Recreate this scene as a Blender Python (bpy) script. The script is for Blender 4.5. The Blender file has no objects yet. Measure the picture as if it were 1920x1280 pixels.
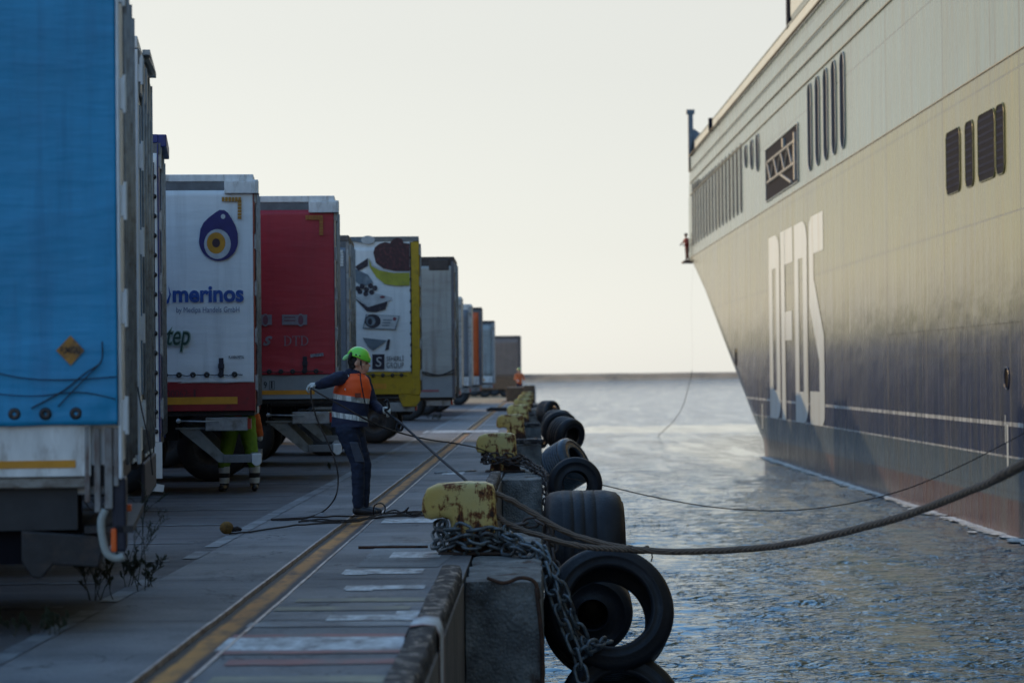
import bpy, bmesh, math, random
import numpy as np
from mathutils import Vector, Matrix, noise as mnoise
R = math.radians
random.seed(7); rng = np.random.default_rng(7)
SC = bpy.context.scene
COL = SC.collection

# ------------------------------------------------------------------ camera
EYE = Vector((0, 0, 1.48)); FPX = 4533.0
YAW, PITCH, ROLL = 0.0119, 0.0132, 0.010
cam_d = bpy.data.cameras.new('camera'); cam = bpy.data.objects.new('camera', cam_d); COL.objects.link(cam)
cam_d.sensor_width = 36.0; cam_d.lens = FPX / 1920 * 36.0
cam_d.clip_start = 0.1; cam_d.clip_end = 20000
CR = (Matrix.Rotation(YAW, 3, 'Z') @ Matrix.Rotation(math.pi / 2 + PITCH, 3, 'X') @ Matrix.Rotation(-ROLL, 3, 'Z'))
cam.matrix_world = Matrix.Translation(EYE) @ CR.to_4x4()
cam_d.dof.use_dof = True; cam_d.dof.focus_distance = 25.0; cam_d.dof.aperture_fstop = 2.3
cam_d.dof.aperture_blades = 9
SC.camera = cam
def ray(px, py):
    return CR @ Vector(((px - 960) / FPX, -(py - 640) / FPX, -1.0))
def W(px, py, D):            # world point on the ray at forward distance D
    r = ray(px, py); return EYE + r * (D / r.y)
def G(px, py, z=0.0):        # where the sight line meets a level surface
    r = ray(px, py); return EYE + r * ((z - EYE.z) / r.z)

# ------------------------------------------------------------------ light
SUN_EL, SUN_AZ = 12.0, 44.0   # azimuth measured from +Y towards -X
world = bpy.data.worlds.new('World'); SC.world = world; world.use_nodes = True
wn = world.node_tree; wn.nodes.clear()
wo = wn.nodes.new('ShaderNodeOutputWorld'); wb = wn.nodes.new('ShaderNodeBackground')
sky = wn.nodes.new('ShaderNodeTexSky'); sky.sky_type = 'NISHITA'; sky.sun_disc = False
sky.sun_elevation = R(SUN_EL); sky.sun_rotation = R(-SUN_AZ)
sky.air_density = 1.0; sky.dust_density = 0.7; sky.ozone_density = 1.6; sky.altitude = 0
wb.inputs['Strength'].default_value = 0.138
# the bright side of the sky is a pale cream veil, the far side is boosted and blued to lift the shade
def hs(sat, tint_col):
    h = wn.nodes.new('ShaderNodeHueSaturation'); h.inputs['Saturation'].default_value = sat; wn.links.new(sky.outputs[0], h.inputs['Color'])
    x = wn.nodes.new('ShaderNodeMix'); x.data_type = 'RGBA'; x.blend_type = 'MULTIPLY'; x.inputs[0].default_value = 1.0
    x.inputs[7].default_value = (*tint_col, 1); wn.links.new(h.outputs[0], x.inputs[6]); return x.outputs[2]
bwn = wn.nodes.new('ShaderNodeRGBToBW'); wn.links.new(sky.outputs[0], bwn.inputs[0])
mrn = wn.nodes.new('ShaderNodeMapRange'); mrn.interpolation_type = 'SMOOTHSTEP'; mrn.inputs[1].default_value = 1.6; mrn.inputs[2].default_value = 3.2
wn.links.new(bwn.outputs[0], mrn.inputs[0])
mxn = wn.nodes.new('ShaderNodeMix'); mxn.data_type = 'RGBA'; wn.links.new(mrn.outputs[0], mxn.inputs[0])
wn.links.new(hs(1.0, (1.90, 2.42, 2.75)), mxn.inputs[6]); veil = wn.nodes.new('ShaderNodeMix'); veil.data_type = 'RGBA'; veil.inputs[0].default_value = 0.72; veil.inputs[7].default_value = (4.62, 4.62, 4.34, 1)
wn.links.new(hs(0.25, (0.84, 0.85, 0.81)), veil.inputs[6]); glow = wn.nodes.new('ShaderNodeMix'); glow.data_type = 'RGBA'; glow.blend_type = 'LIGHTEN'; glow.inputs[0].default_value = 1.0
wn.links.new(veil.outputs[2], glow.inputs[6]); wn.links.new(hs(0.45, (0.60, 0.59, 0.54)), glow.inputs[7]); wn.links.new(glow.outputs[2], mxn.inputs[7]); wn.links.new(mxn.outputs[2], wb.inputs['Color'])
wn.links.new(wb.outputs[0], wo.inputs[0])
sun_d = bpy.data.lights.new('sun', 'SUN'); sun_d.energy = 2.0; sun_d.angle = R(0.6); sun_d.color = (1.0, 0.69, 0.34)
sun = bpy.data.objects.new('sun', sun_d); COL.objects.link(sun)
sdir = Vector((-math.sin(R(SUN_AZ)) * math.cos(R(SUN_EL)), math.cos(R(SUN_AZ)) * math.cos(R(SUN_EL)), math.sin(R(SUN_EL))))
sun.rotation_euler = sdir.to_track_quat('Z', 'Y').to_euler()
SC.view_settings.view_transform = 'Standard'; SC.view_settings.look = 'None'
SC.view_settings.exposure = 0.35; SC.view_settings.gamma = 1.0
SC.render.engine = 'CYCLES'
try:
    SC.cycles.use_denoising = True; SC.cycles.max_bounces = 6; SC.cycles.sample_clamp_indirect = 4.0
except Exception: pass

# ------------------------------------------------------------------ materials
def srgb(r, g, b):
    f = lambda c: ((c / 255 + 0.055) / 1.055) ** 2.4 if c > 10 else c / 255 / 12.92
    return (f(r), f(g), f(b), 1.0)
_m = {}
class NT:
    def __init__(s, m):
        s.t = m.node_tree; s.n = s.t.nodes; s.l = s.t.links
    def new(s, k, **kw):
        n = s.n.new(k)
        for a, b in kw.items():
            if a in ('op',): n.operation = b
            else: setattr(n, a, b)
        return n
    def link(s, a, b): s.l.new(a, b)
    def coord(s, scale=(1, 1, 1)):
        tc = s.new('ShaderNodeTexCoord'); mp = s.new('ShaderNodeMapping'); mp.inputs['Scale'].default_value = scale
        s.link(tc.outputs['Object'], mp.inputs['Vector']); return mp.outputs[0]
    def noise(s, vec, scale=5, detail=4, rough=0.6):
        n = s.new('ShaderNodeTexNoise'); n.inputs['Scale'].default_value = scale
        n.inputs['Detail'].default_value = detail; n.inputs['Roughness'].default_value = rough
        s.link(vec, n.inputs['Vector']); return n.outputs['Fac']
    def ramp(s, fac, stops, interp='LINEAR'):
        r = s.new('ShaderNodeValToRGB'); r.color_ramp.interpolation = interp
        e = r.color_ramp.elements
        while len(e) < len(stops): e.new(0.5)
        for i, (p, c) in enumerate(stops):
            e[i].position = p; e[i].color = c if len(c) == 4 else (*c, 1)
        s.link(fac, r.inputs[0]); return r.outputs[0]
    def mix(s, fac, a, b, mode='MIX'):
        m = s.new('ShaderNodeMix', data_type='RGBA', blend_type=mode)
        for k, v in ((0, fac), (6, a), (7, b)):
            if hasattr(v, 'default_value') or hasattr(v, 'is_linked'): s.link(v, m.inputs[k])
            else: m.inputs[k].default_value = v if k == 0 or len(v) == 4 else (*v, 1)
        return m.outputs[2]
    def math(s, op, a, b=0.0, c=0.0):
        m = s.new('ShaderNodeMath', op=op)
        for k, v in enumerate((a, b, c)):
            if hasattr(v, 'is_linked'): s.link(v, m.inputs[k])
            else: m.inputs[k].default_value = v
        return m.outputs[0]
    def sep(s, vec):
        x = s.new('ShaderNodeSeparateXYZ'); s.link(vec, x.inputs[0]); return x.outputs
def base(name):
    m = bpy.data.materials.new(name); m.use_nodes = True
    t = NT(m); b = m.node_tree.nodes['Principled BSDF']; return m, t, b
BW = (0, 0, 0, 1), (1, 1, 1, 1)
def mat(name, col, rough=0.6, metal=0.0, var=0.25, dirt=None, dirt_amt=0.5, dirt_scale=3.0, stretch=(1, 1, 1),
        bump=0.15, bump_scale=30.0, spec=0.5, coat=0.0):
    if name in _m: return _m[name]
    m, t, b = base(name)
    c = col if len(col) == 4 else (*col, 1)
    v = t.coord(stretch)
    n1 = t.noise(v, dirt_scale * 2.3, 6)
    lo = tuple(x * (1 - var) for x in c[:3]) + (1,); hi = tuple(min(1, x * (1 + var * 0.6)) for x in c[:3]) + (1,)
    cc = t.ramp(n1, [(0.3, lo), (0.7, hi)])
    if dirt:
        n2 = t.noise(v, dirt_scale, 8, 0.7)
        f = t.ramp(n2, [(0.62 - 0.25 * dirt_amt, BW[0]), (0.78 - 0.2 * dirt_amt, BW[1])])
        cc = t.mix(f, cc, dirt)
    t.link(cc, b.inputs['Base Color'])
    b.inputs['Roughness'].default_value = rough; b.inputs['Metallic'].default_value = metal
    b.inputs['Specular IOR Level'].default_value = spec; b.inputs['Coat Weight'].default_value = coat
    if bump:
        bp = t.new('ShaderNodeBump'); bp.inputs['Strength'].default_value = bump; bp.inputs['Distance'].default_value = 0.02
        t.link(t.noise(v, bump_scale, 5), bp.inputs['Height']); t.link(bp.outputs[0], b.inputs['Normal'])
    _m[name] = m; return m
RUST = (0.09, 0.032, 0.012, 1)
GRIME = (0.05, 0.045, 0.04, 1)

# ------------------------------------------------------------------ mesh helpers
class MB:
    def __init__(s): s.v = []; s.f = []; s.mi = []
    def add(s, verts, faces, mi=0):
        o = len(s.v); s.v += [tuple(v) for v in verts]; s.f += [tuple(i + o for i in f) for f in faces]; s.mi += [mi] * len(faces)
        return s
    def box(s, x0, x1, y0, y1, z0, z1, mi=0, M=None):
        vs = [(x0, y0, z0), (x1, y0, z0), (x1, y1, z0), (x0, y1, z0), (x0, y0, z1), (x1, y0, z1), (x1, y1, z1), (x0, y1, z1)]
        if M: vs = [M @ Vector(v) for v in vs]
        return s.add(vs, [(0, 3, 2, 1), (4, 5, 6, 7), (0, 1, 5, 4), (1, 2, 6, 5), (2, 3, 7, 6), (3, 0, 4, 7)], mi)
    def prism(s, pts, y0, y1, mi=0):   # pts in XZ, anticlockwise seen from -y
        n = len(pts); vs = [(x, y0, z) for x, z in pts] + [(x, y1, z) for x, z in pts]
        fs = [tuple(range(n)), tuple(range(2 * n - 1, n - 1, -1))] + [(i, i + n, (i + 1) % n + n, (i + 1) % n) for i in range(n)]
        return s.add(vs, fs, mi)
    def tube(s, pts, r, n=8, mi=0, cap=True):
        pts = [Vector(p) for p in pts]; rs = r if hasattr(r, '__len__') else [r] * len(pts)
        T = []
        for i in range(len(pts)):
            a = pts[max(i - 1, 0)]; b = pts[min(i + 1, len(pts) - 1)]; d = (b - a)
            T.append(d.normalized() if d.length > 1e-9 else Vector((0, 0, 1)))
        u = T[0].orthogonal().normalized(); vs = []
        for i, p in enumerate(pts):
            u = (u - T[i] * u.dot(T[i])); u = u.normalized() if u.length > 1e-6 else T[i].orthogonal().normalized()
            w = T[i].cross(u)
            for k in range(n):
                a = 2 * math.pi * k / n; vs.append(p + (u * math.cos(a) + w * math.sin(a)) * rs[i])
        fs = [(i * n + k, i * n + (k + 1) % n, (i + 1) * n + (k + 1) % n, (i + 1) * n + k) for i in range(len(pts) - 1) for k in range(n)]
        if cap: fs += [tuple(range(n - 1, -1, -1)), tuple((len(pts) - 1) * n + k for k in range(n))]
        return s.add(vs, fs, mi)
    def lathe(s, prof, n=32, axis='y', M=None, closed=False, mi=0):  # prof = (radius, along axis)
        vs = []
        for k in range(n):
            a = 2 * math.pi * k / n; c, q = math.cos(a), math.sin(a)
            for r, h in prof:
                p = (r * c, h, r * q) if axis == 'y' else ((r * c, r * q, h) if axis == 'z' else (h, r * c, r * q))
                vs.append(M @ Vector(p) if M else p)
        m = len(prof); e = m if closed else m - 1
        fs = [(k * m + i, k * m + (i + 1) % m, ((k + 1) % n) * m + (i + 1) % m, ((k + 1) % n) * m + i) for k in range(n) for i in range(e)]
        return s.add(vs, fs, mi)
    def ellipsoid(s, c, r, n=16, m=10, M=None, mi=0):
        vs = []
        for j in range(m + 1):
            t = math.pi * j / m
            for i in range(n):
                a = 2 * math.pi * i / n
                p = Vector((r[0] * math.sin(t) * math.cos(a), r[1] * math.sin(t) * math.sin(a), r[2] * math.cos(t)))
                if M: p = M @ p
                vs.append(Vector(c) + p)
        fs = [(j * n + i, (j + 1) * n + i, (j + 1) * n + (i + 1) % n, j * n + (i + 1) % n) for j in range(m) for i in range(n)]
        return s.add(vs, fs, mi)
    def extend(s, o, mi=None):
        b = len(s.v); s.v += o.v; s.f += [tuple(i + b for i in f) for f in o.f]; s.mi += (o.mi if mi is None else [mi] * len(o.f)); return s

def link(name, me, mats, parent=None, smooth=False, world=False):
    for m in (mats if isinstance(mats, (list, tuple)) else [mats]): me.materials.append(m)
    if smooth: me.polygons.foreach_set('use_smooth', [True] * len(me.polygons))
    o = bpy.data.objects.new(name, me); COL.objects.link(o)
    if parent:
        o.parent = parent
        if world:
            me.transform(pm(parent).inverted())
    me.update(); return o
def pm(o):
    M = Matrix.Translation(o.location) @ o.rotation_euler.to_matrix().to_4x4()
    return (pm(o.parent) @ M) if o.parent else M
def obj(name, mb, mats, parent=None, smooth=False, world=False, bevel=0.0, recalc=False, subsurf=0):
    me = bpy.data.meshes.new(name); me.from_pydata(mb.v, [], mb.f)
    if len(set(mb.mi)) > 1: me.polygons.foreach_set('material_index', mb.mi)
    if recalc or bevel:
        bm = bmesh.new(); bm.from_mesh(me)
        if recalc: bmesh.ops.remove_doubles(bm, verts=bm.verts, dist=1e-5); bmesh.ops.recalc_face_normals(bm, faces=bm.faces)
        bm.to_mesh(me); bm.free()
    o = link(name, me, mats, parent, smooth, world)
    if bevel:
        b = o.modifiers.new('bevel', 'BEVEL'); b.width = bevel; b.segments = 2; b.limit_method = 'ANGLE'
    if subsurf:
        b = o.modifiers.new('sub', 'SUBSURF'); b.levels = b.render_levels = subsurf
    return o
def tag(o, label=None, cat=None, group=None, kind=None):
    if label: o['label'] = label
    if cat: o['category'] = cat
    if group: o['group'] = group
    if kind: o['kind'] = kind
    return o
def thing(name, label, cat, loc=(0, 0, 0), rz=0.0, group=None):
    o = bpy.data.objects.new(name, None); COL.objects.link(o); o.empty_display_size = 0.2
    o.location = loc; o.rotation_euler = (0, 0, rz); return tag(o, label, cat, group)
def struct(name, mb, m, **k): return tag(obj(name, mb, m, **k), kind='structure')
def copy_tree(o, parent=None):
    c = o.copy(); COL.objects.link(c); c.parent = parent
    for ch in list(o.children): copy_tree(ch, c)
    return c
def text_bm(s, w=None, h=None, bold=0.0, shear=0.0, spacing=1.0):
    """flat lettering as a mesh: lower left at 0,0; x right, y up"""
    cu = bpy.data.curves.new('t', 'FONT'); cu.body = s; cu.offset = bold; cu.shear = shear; cu.space_character = spacing
    cu.resolution_u = 4
    ob = bpy.data.objects.new('t', cu); COL.objects.link(ob)
    dg = bpy.context.evaluated_depsgraph_get(); me = bpy.data.meshes.new_from_object(ob.evaluated_get(dg))
    bpy.data.objects.remove(ob); bpy.data.curves.remove(cu)
    V = np.array([v.co[:2] for v in me.vertices]); lo = V.min(0); sz = V.max(0) - lo
    sx = sy = 1.0
    V = (V - lo) * [sx, sy]
    mb = MB(); mb.add([(a, b, 0) for a, b in V], [tuple(p.vertices) for p in me.polygons]); bpy.data.meshes.remove(me)
    return mb
def spline(P, n=8):
    P = [Vector(p) for p in P]; out = []
    for i in range(len(P) - 1):
        p0 = P[max(i - 1, 0)]; p1 = P[i]; p2 = P[i + 1]; p3 = P[min(i + 2, len(P) - 1)]
        for k in range(n):
            t = k / n
            out.append(0.5 * ((2 * p1) + (p2 - p0) * t + (2 * p0 - 5 * p1 + 4 * p2 - p3) * t * t + (3 * p1 - p0 - 3 * p2 + p3) * t ** 3))
    out.append(P[-1]); return out

# ================================================================== SETTING
ZW = -1.60
# ---- water
def water_mesh():
    ys = [-60, -30, -10, 0, 6, 12, 17]; y = 20.0
    step = lambda y: np.maximum(0.035, y * y / 15000)
    while y < 420: ys.append(y); y += float(step(y))
    ys += [500, 600, 800, 1100, 1600, 2500, 4000, 9000]
    xs = [-9000, -3000, -1000, -300, -100, -40, -15, -6, -2, -1]
    x = -0.5
    while x < 9.4: xs.append(x); x += 0.038
    while x < 60: xs.append(x); x *= 1.05
    xs += [80, 120, 200, 400, 900, 3000, 9000]
    X, Y = np.meshgrid(np.array(xs), np.array(ys))
    Z = np.zeros_like(X); dY = step(Y)
    for i in range(110):
        lam = 0.13 * (1.1 / 0.13) ** (rng.random() ** 1.3); th = rng.normal(1.48, 0.38)
        k = 2 * math.pi / lam; a = 0.0064 * lam ** 0.92
        ph = rng.random() * 6.28
        fade = np.clip(lam / (2.6 * dY) - 0.5, 0, 1) * (Y > 15) * (Y < 430)
        arg = k * (X * math.cos(th) + Y * math.sin(th)) + ph + 0.9 * np.sin(0.9 * X + i) + 0.9 * np.sin(0.5 * Y + 2.1 * i)
        amp = 0.55 + 0.45 * np.sin(0.7 * X + 0.23 * Y + 1.7 * i)
        Z += fade * a * amp * (1.7 * np.power(0.5 + 0.5 * np.sin(arg), 1.7) - 0.7)
    Z[:, 0] = 0; Z[:, -1] = 0
    edge = (X > -20) & (X < 60); Z *= edge
    h, w = X.shape; V = np.stack([X, Y, Z + ZW], -1).reshape(-1, 3)
    I = np.arange(h * w).reshape(h, w)
    F = np.stack([I[:-1, :-1], I[:-1, 1:], I[1:, 1:], I[1:, :-1]], -1).reshape(-1, 4)
    me = bpy.data.meshes.new('water'); me.vertices.add(len(V)); me.vertices.foreach_set('co', V.ravel())
    me.loops.add(F.size); me.polygons.add(len(F)); me.loops.foreach_set('vertex_index', F.ravel())
    me.polygons.foreach_set('loop_start', np.arange(0, F.size, 4)); me.update(calc_edges=True)
    return me
FA, FB = 0.42, 0.17
def water_mat():
    m, t, b = base('sea_water')
    b.inputs['Base Color'].default_value = (0.005, 0.035, 0.070, 1); b.inputs['IOR'].default_value = 2.7
    b.inputs['Specular Tint'].default_value = (0.74, 0.96, 1.0, 1)
    v = t.coord()
    xyz = t.sep(v)
    # a calm slick across the basin
    wob = t.math('MULTIPLY', t.math('SUBTRACT', t.noise(t.coord((0.05, 0.05, 1)), 1.0, 3), 0.5), 22.0)
    d = t.math('ABSOLUTE', t.math('SUBTRACT', t.math('ADD', xyz[1], wob), 131.0))
    slick = t.ramp(t.math('DIVIDE', d, 17.0), [(0.35, BW[1]), (0.62, BW[0])])
    ex = t.math('DIVIDE', t.math('SUBTRACT', xyz[0], 6.6), 2.0); ey = t.math('DIVIDE', t.math('SUBTRACT', xyz[1], 93.0), 15.0)
    el = t.math('ADD', t.math('ADD', t.math('MULTIPLY', ex, ex), t.math('MULTIPLY', ey, ey)), t.math('MULTIPLY', t.math('SUBTRACT', t.noise(t.coord((0.9, 0.35, 1)), 1.4, 6, 0.75), 0.5), 2.2))
    slick = t.math('MAXIMUM', slick, t.math('MULTIPLY', 0.85, t.ramp(el, [(0.45, BW[1]), (0.95, BW[0])])))
    gust = t.ramp(t.noise(t.coord((0.9, 0.10, 1)), 1.0, 5, 0.7), [(0.42, (0.22,) * 3), (0.56, BW[1])])
    inv = t.math('MULTIPLY', gust, t.math('SUBTRACT', 1.0, t.math('MULTIPLY', slick, 0.85)))
    def front(co, sc, lo, hi):      # flat backs broken by short steep fronts
        r = t.ramp(t.noise(t.coord(co), sc, 3, 0.6), [(lo, BW[0]), (hi, BW[1])], 'EASE'); return r
    n1 = t.math('ADD', t.math('MULTIPLY', front((1.0, 2.1, 1), 1.55, 0.44, 0.56), FA), t.math('ADD', t.math('MULTIPLY', front((1.0, 2.1, 1), 3.4, 0.45, 0.57), FB), t.math('MULTIPLY', t.noise(t.coord((1, 1.7, 1)), 12, 3), 0.08)))
    far = t.ramp(t.math('DIVIDE', xyz[1], 400.0), [(0.08, BW[0]), (0.35, BW[1])])
    n2 = t.noise(t.coord((0.9, 1.3, 1)), 1.0, 6, 0.7); n3 = t.noise(t.coord((0.16, 0.30, 1)), 1.0, 6, 0.72)
    hgt = t.math('ADD', n1, t.math('MULTIPLY', far, t.math('ADD', t.math('MULTIPLY', n2, 2.0), t.math('MULTIPLY', n3, 13.0))))
    bp = t.new('ShaderNodeBump'); bp.inputs['Distance'].default_value = 0.17
    t.link(t.math('MULTIPLY', inv, 0.9), bp.inputs['Strength'])
    t.link(hgt, bp.inputs['Height']); t.link(bp.outputs[0], b.inputs['Normal'])
    b.inputs['Roughness'].default_value = 0.05
    return m
tag(link('water', water_mesh(), water_mat(), smooth=True), kind='structure')

# ---- quay
EDGE = -0.58
BLK = [20.0, 36.5, 53.0, 69.5, 86.0, 102.5, 119.0]
def ground_mat(name, col, streak, bumpk=0.25, rough=0.75, patch=None, ys=(1, 1, 1)):
    m, t, b = base(name)
    v = t.coord()
    big = t.noise(t.coord((0.5, 0.5, 1)), 0.9, 6, 0.65); fine = t.noise(v, 45, 6, 0.75); st = t.noise(t.coord(streak), 1.0, 5, 0.7)
    c1 = t.ramp(big, [(0.3, tuple(x * 0.62 for x in col)), (0.7, tuple(x * 1.3 for x in col))])
    c2 = t.ramp(st, [(0.35, (0.82, 0.82, 0.84)), (0.65, (1.12, 1.12, 1.12))])
    c3 = t.ramp(fine, [(0.3, (0.65, 0.65, 0.65)), (0.7, (1.3, 1.3, 1.3))])
    c = t.mix(1.0, t.mix(1.0, c1, c2, 'MULTIPLY'), c3, 'MULTIPLY')
    if patch:
        pf = t.ramp(t.noise(t.coord(patch[0]), 1.0, 4), [(patch[1], BW[0]), (patch[1] + 0.05, BW[1])])
        c = t.mix(pf, c, patch[2])
    vc = t.new('ShaderNodeTexVoronoi'); vc.feature = 'DISTANCE_TO_EDGE'; vc.inputs['Scale'].default_value = 0.9
    wv = t.new('ShaderNodeVectorMath'); wv.operation = 'ADD'; nz = t.new('ShaderNodeTexNoise'); nz.inputs['Scale'].default_value = 2.5; t.link(v, nz.inputs['Vector']); t.link(v, wv.inputs[0]); t.link(nz.outputs['Color'], wv.inputs[1]); t.link(wv.outputs[0], vc.inputs['Vector'])
    crk = t.math('MULTIPLY', t.math('LESS_THAN', vc.outputs['Distance'], 0.008), t.ramp(t.noise(t.coord((.6, .6, 1)), 1.3, 2), [(0.5, BW[0]), (0.56, BW[1])]))
    c = t.mix(t.math('MULTIPLY', crk, 0.8), c, (0.02, 0.02, 0.022))
    stn = t.ramp(t.noise(t.coord((0.9, 0.45, 1)), 1.4, 7, 0.7), [(0.56, BW[0]), (0.66, BW[1])]); c = t.mix(t.math('MULTIPLY', stn, 0.7), c, (0.035, 0.035, 0.04))
    pal = t.ramp(t.noise(t.coord((1.3, 0.7, 1)), 3.1, 8, 0.8), [(0.60, BW[0]), (0.72, BW[1])]); c = t.mix(t.math('MULTIPLY', pal, 0.55), c, tuple(min(1, x * 2.4) for x in col))
    t.link(c, b.inputs['Base Color'])
    rr = t.ramp(st, [(0.3, (rough + 0.1,) * 3), (0.7, (rough - 0.08,) * 3)]); t.link(rr, b.inputs['Roughness'])
    bp = t.new('ShaderNodeBump'); bp.inputs['Strength'].default_value = bumpk; bp.inputs['Distance'].default_value = 0.03
    t.link(t.math('ADD', fine, t.math('MULTIPLY', st, 0.7)), bp.inputs['Height']); t.link(bp.outputs[0], b.inputs['Normal'])
    return m
M_asph = ground_mat('worn_asphalt', (0.105, 0.097, 0.100), (0.25, 2.6, 1), 0.5, 0.7)
M_conc = ground_mat('quay_concrete', (0.185, 0.180, 0.182), (0.5, 1.0, 1), 0.3, 0.68)
def grid_sheet(x0, x1, y0, y1, z, nx=2, ny=2):
    mb = MB(); vs = [(x0 + (x1 - x0) * i / nx, y0 + (y1 - y0) * j / ny, z) for j in range(ny + 1) for i in range(nx + 1)]
    return mb.add(vs, [(j * (nx + 1) + i, j * (nx + 1) + i + 1, (j + 1) * (nx + 1) + i + 1, (j + 1) * (nx + 1) + i) for j in range(ny) for i in range(nx)])
q = MB(); q.box(-400, -2.80, -60, 175, -8, 0); struct('ground', q, M_asph)
q = MB(); q.box(-2.80, -2.005, -60, 260, -8, 0.003); struct('quay_pavement', q, M_conc)
q = MB(); q.box(-1.715, EDGE, -60, 260, -8, 0.002); struct('quay_wall', q, M_conc)
q = MB(); q.box(-400, -2.80, 175, 260, -8, -0.004); struct('far_ground', q, M_asph)
sunpatch_m = ground_mat('painted_sun_ground', (0.40, 0.25, 0.12), (0.4, 2, 1))
for x0, x1 in ((-22, -2.02), (-1.70, -0.75)): struct('painted_sun_ground', grid_sheet(x0, x1, 121, 172, 0.012), sunpatch_m)  # orange sheets that put the far patch of sunlight into the ground colour
# crane rail trough
m, t, b = base('rusty_rail_bed')
v = t.coord(); xyz = t.sep(v)
n = t.noise(t.coord((3, 0.35, 1)), 1.6, 8, 0.75)
xx = t.math('ADD', t.math('MULTIPLY', t.math('SUBTRACT', n, 0.5), 0.10), xyz[0])
mr = t.new('ShaderNodeMapRange'); mr.inputs[1].default_value = -2.0; mr.inputs[2].default_value = -1.72; t.link(xx, mr.inputs[0])
c = t.ramp(mr.outputs[0], [(0.0, (0.05, 0.045, 0.045)), (0.16, (0.07, 0.05, 0.035)), (0.24, (0.62, 0.26, 0.05)), (0.56, (0.50, 0.21, 0.045)), (0.70, (0.03, 0.03, 0.04)), (1.0, (0.02, 0.022, 0.032))])
c = t.mix(t.ramp(t.noise(t.coord((1, 0.3, 1)), 7, 6), [(0.45, BW[0]), (0.75, BW[1])]), c, (0.07, 0.045, 0.035))
t.link(c, b.inputs['Base Color']); b.inputs['Roughness'].default_value = 0.7
bp = t.new('ShaderNodeBump'); bp.inputs['Strength'].default_value = 0.4; bp.inputs['Distance'].default_value = 0.02
t.link(t.noise(v, 40, 5), bp.inputs['Height']); t.link(bp.outputs[0], b.inputs['Normal'])
q = MB(); q.box(-2.005, -1.715, -60, 260, -8, -0.025); struct('rail_channel', q, m)
M_steeledge = mat('worn_steel_edge', (0.42, 0.40, 0.40), 0.38, 0.6, 0.4, RUST, 0.55, 5.0, (1, 0.6, 1), 0.3, 60)
for x0, x1 in ((-2.008, -1.990), (-1.732, -1.712)):
    q = MB(); y = -60
    while y < 260:                       # angle iron, slightly buckled along its length
        L = 0.5 if y < 60 else 5.0
        a = 0.006 * mnoise.noise((y * 0.7, x0 * 9, 0)); q.box(x0 + a, x1 + a, y, y + L, -0.03, 0.008 + 0.004 * mnoise.noise((y, x0, 3))); y += L
    struct('rail_edge', q, M_steeledge)
# paint on the ground
M_white = mat('worn_white_paint', (0.58, 0.61, 0.62), 0.6, 0, 0.3, (0.13, 0.13, 0.14, 1), 0.75, 5.0, (1, 0.5, 1), 0.1, 40)
M_fade = mat('faded_white_paint', (0.25, 0.26, 0.27), 0.65, 0, 0.3, (0.10, 0.10, 0.11, 1), 0.85, 2.2, (1, 1, 1), 0.1, 40)
M_yelp = mat('faded_yellow_paint', (0.27, 0.25, 0.17), 0.65, 0, 0.3, (0.14, 0.14, 0.14, 1), 0.8, 2.0, (1, 1, 1), 0.1, 40)
M_redp = mat('faded_red_paint', (0.30, 0.10, 0.09), 0.65, 0, 0.3, (0.14, 0.14, 0.14, 1), 0.6, 2.4, (1, 1, 1), 0.1, 40)
def strip(x0, x1, y0, y1, z, wob=0.012, step=0.12, mb=None):
    mb = mb or MB(); n = max(2, int((y1 - y0) / step)); vs = []
    for i in range(n + 1):
        y = y0 + (y1 - y0) * i / n
        vs += [(x0 + wob * mnoise.noise((y * 4, x0, 1)), y, z), (x1 + wob * mnoise.noise((y * 4, x1, 5)), y, z)]
    return mb.add(vs, [(2 * i, 2 * i + 1, 2 * i + 3, 2 * i + 2) for i in range(n)])
def strip_x(x0, x1, y0, y1, z, wob=0.02, step=0.04, mb=None, sk=0.0):
    mb = mb or MB(); n = max(2, int((x1 - x0) / step)); vs = []
    for i in range(n + 1):
        x = x0 + (x1 - x0) * i / n; e = sk * (x - x0)
        vs += [(x, y0 + e + wob * mnoise.noise((x * 5, y0, 1)), z), (x, y1 + e + wob * mnoise.noise((x * 5, y1, 5)), z)]
    return mb.add(vs, [(2 * i, 2 * i + 2, 2 * i + 3, 2 * i + 1) for i in range(n)])
q = MB()
for a, b_ in ((8, 15.3), (15.9, 17.6), (19.6, 20.4), (20.9, 60), (61, 150)): strip(-2.93, -2.80, a, b_, 0.0075, mb=q)
q.v = [(x, y, 0.0075) for x, y, z in q.v]
struct('edge_line_marking', q, M_fade)
def mark(name, px0, px1, pya, pyb, m, z, sk=0.0, wob=0.03):
    a = G(px0, pya, z); b2 = G(px1, pyb, z); c = G(px1, pya, z)
    return struct(name, strip_x(a.x, c.x, b2.y if b2.y < a.y else a.y, a.y if b2.y < a.y else b2.y, z, wob=wob, sk=sk), m)
mark('painted_mark', 648, 795, 1067, 1074, M_white, 0.0070); mark('painted_mark', 648, 690, 1074, 1076.5, M_white, 0.0075)
mark('painted_mark', 650, 798, 1097, 1103, M_white, 0.0070); mark('painted_mark', 650, 700, 1103, 1106, M_white, 0.0075)
mark('painted_mark', 618, 800, 1153, 1161, M_white, 0.0070); mark('painted_mark', 745, 805, 1144, 1153, M_white, 0.0075)
mark('painted_mark', 722, 820, 972, 979, M_white, 0.0070); mark('painted_mark', 738, 830, 1034, 1044, M_white, 0.0070)
mark('painted_mark', 833, 872, 884, 889, M_white, 0.0070)
mark('painted_mark', 430, 815, 1195, 1216, M_white, 0.0075); mark('painted_mark', 415, 815, 1216, 1222, M_redp, 0.0070); mark('painted_mark', 440, 815, 1189, 1195, M_redp, 0.0070)
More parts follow.
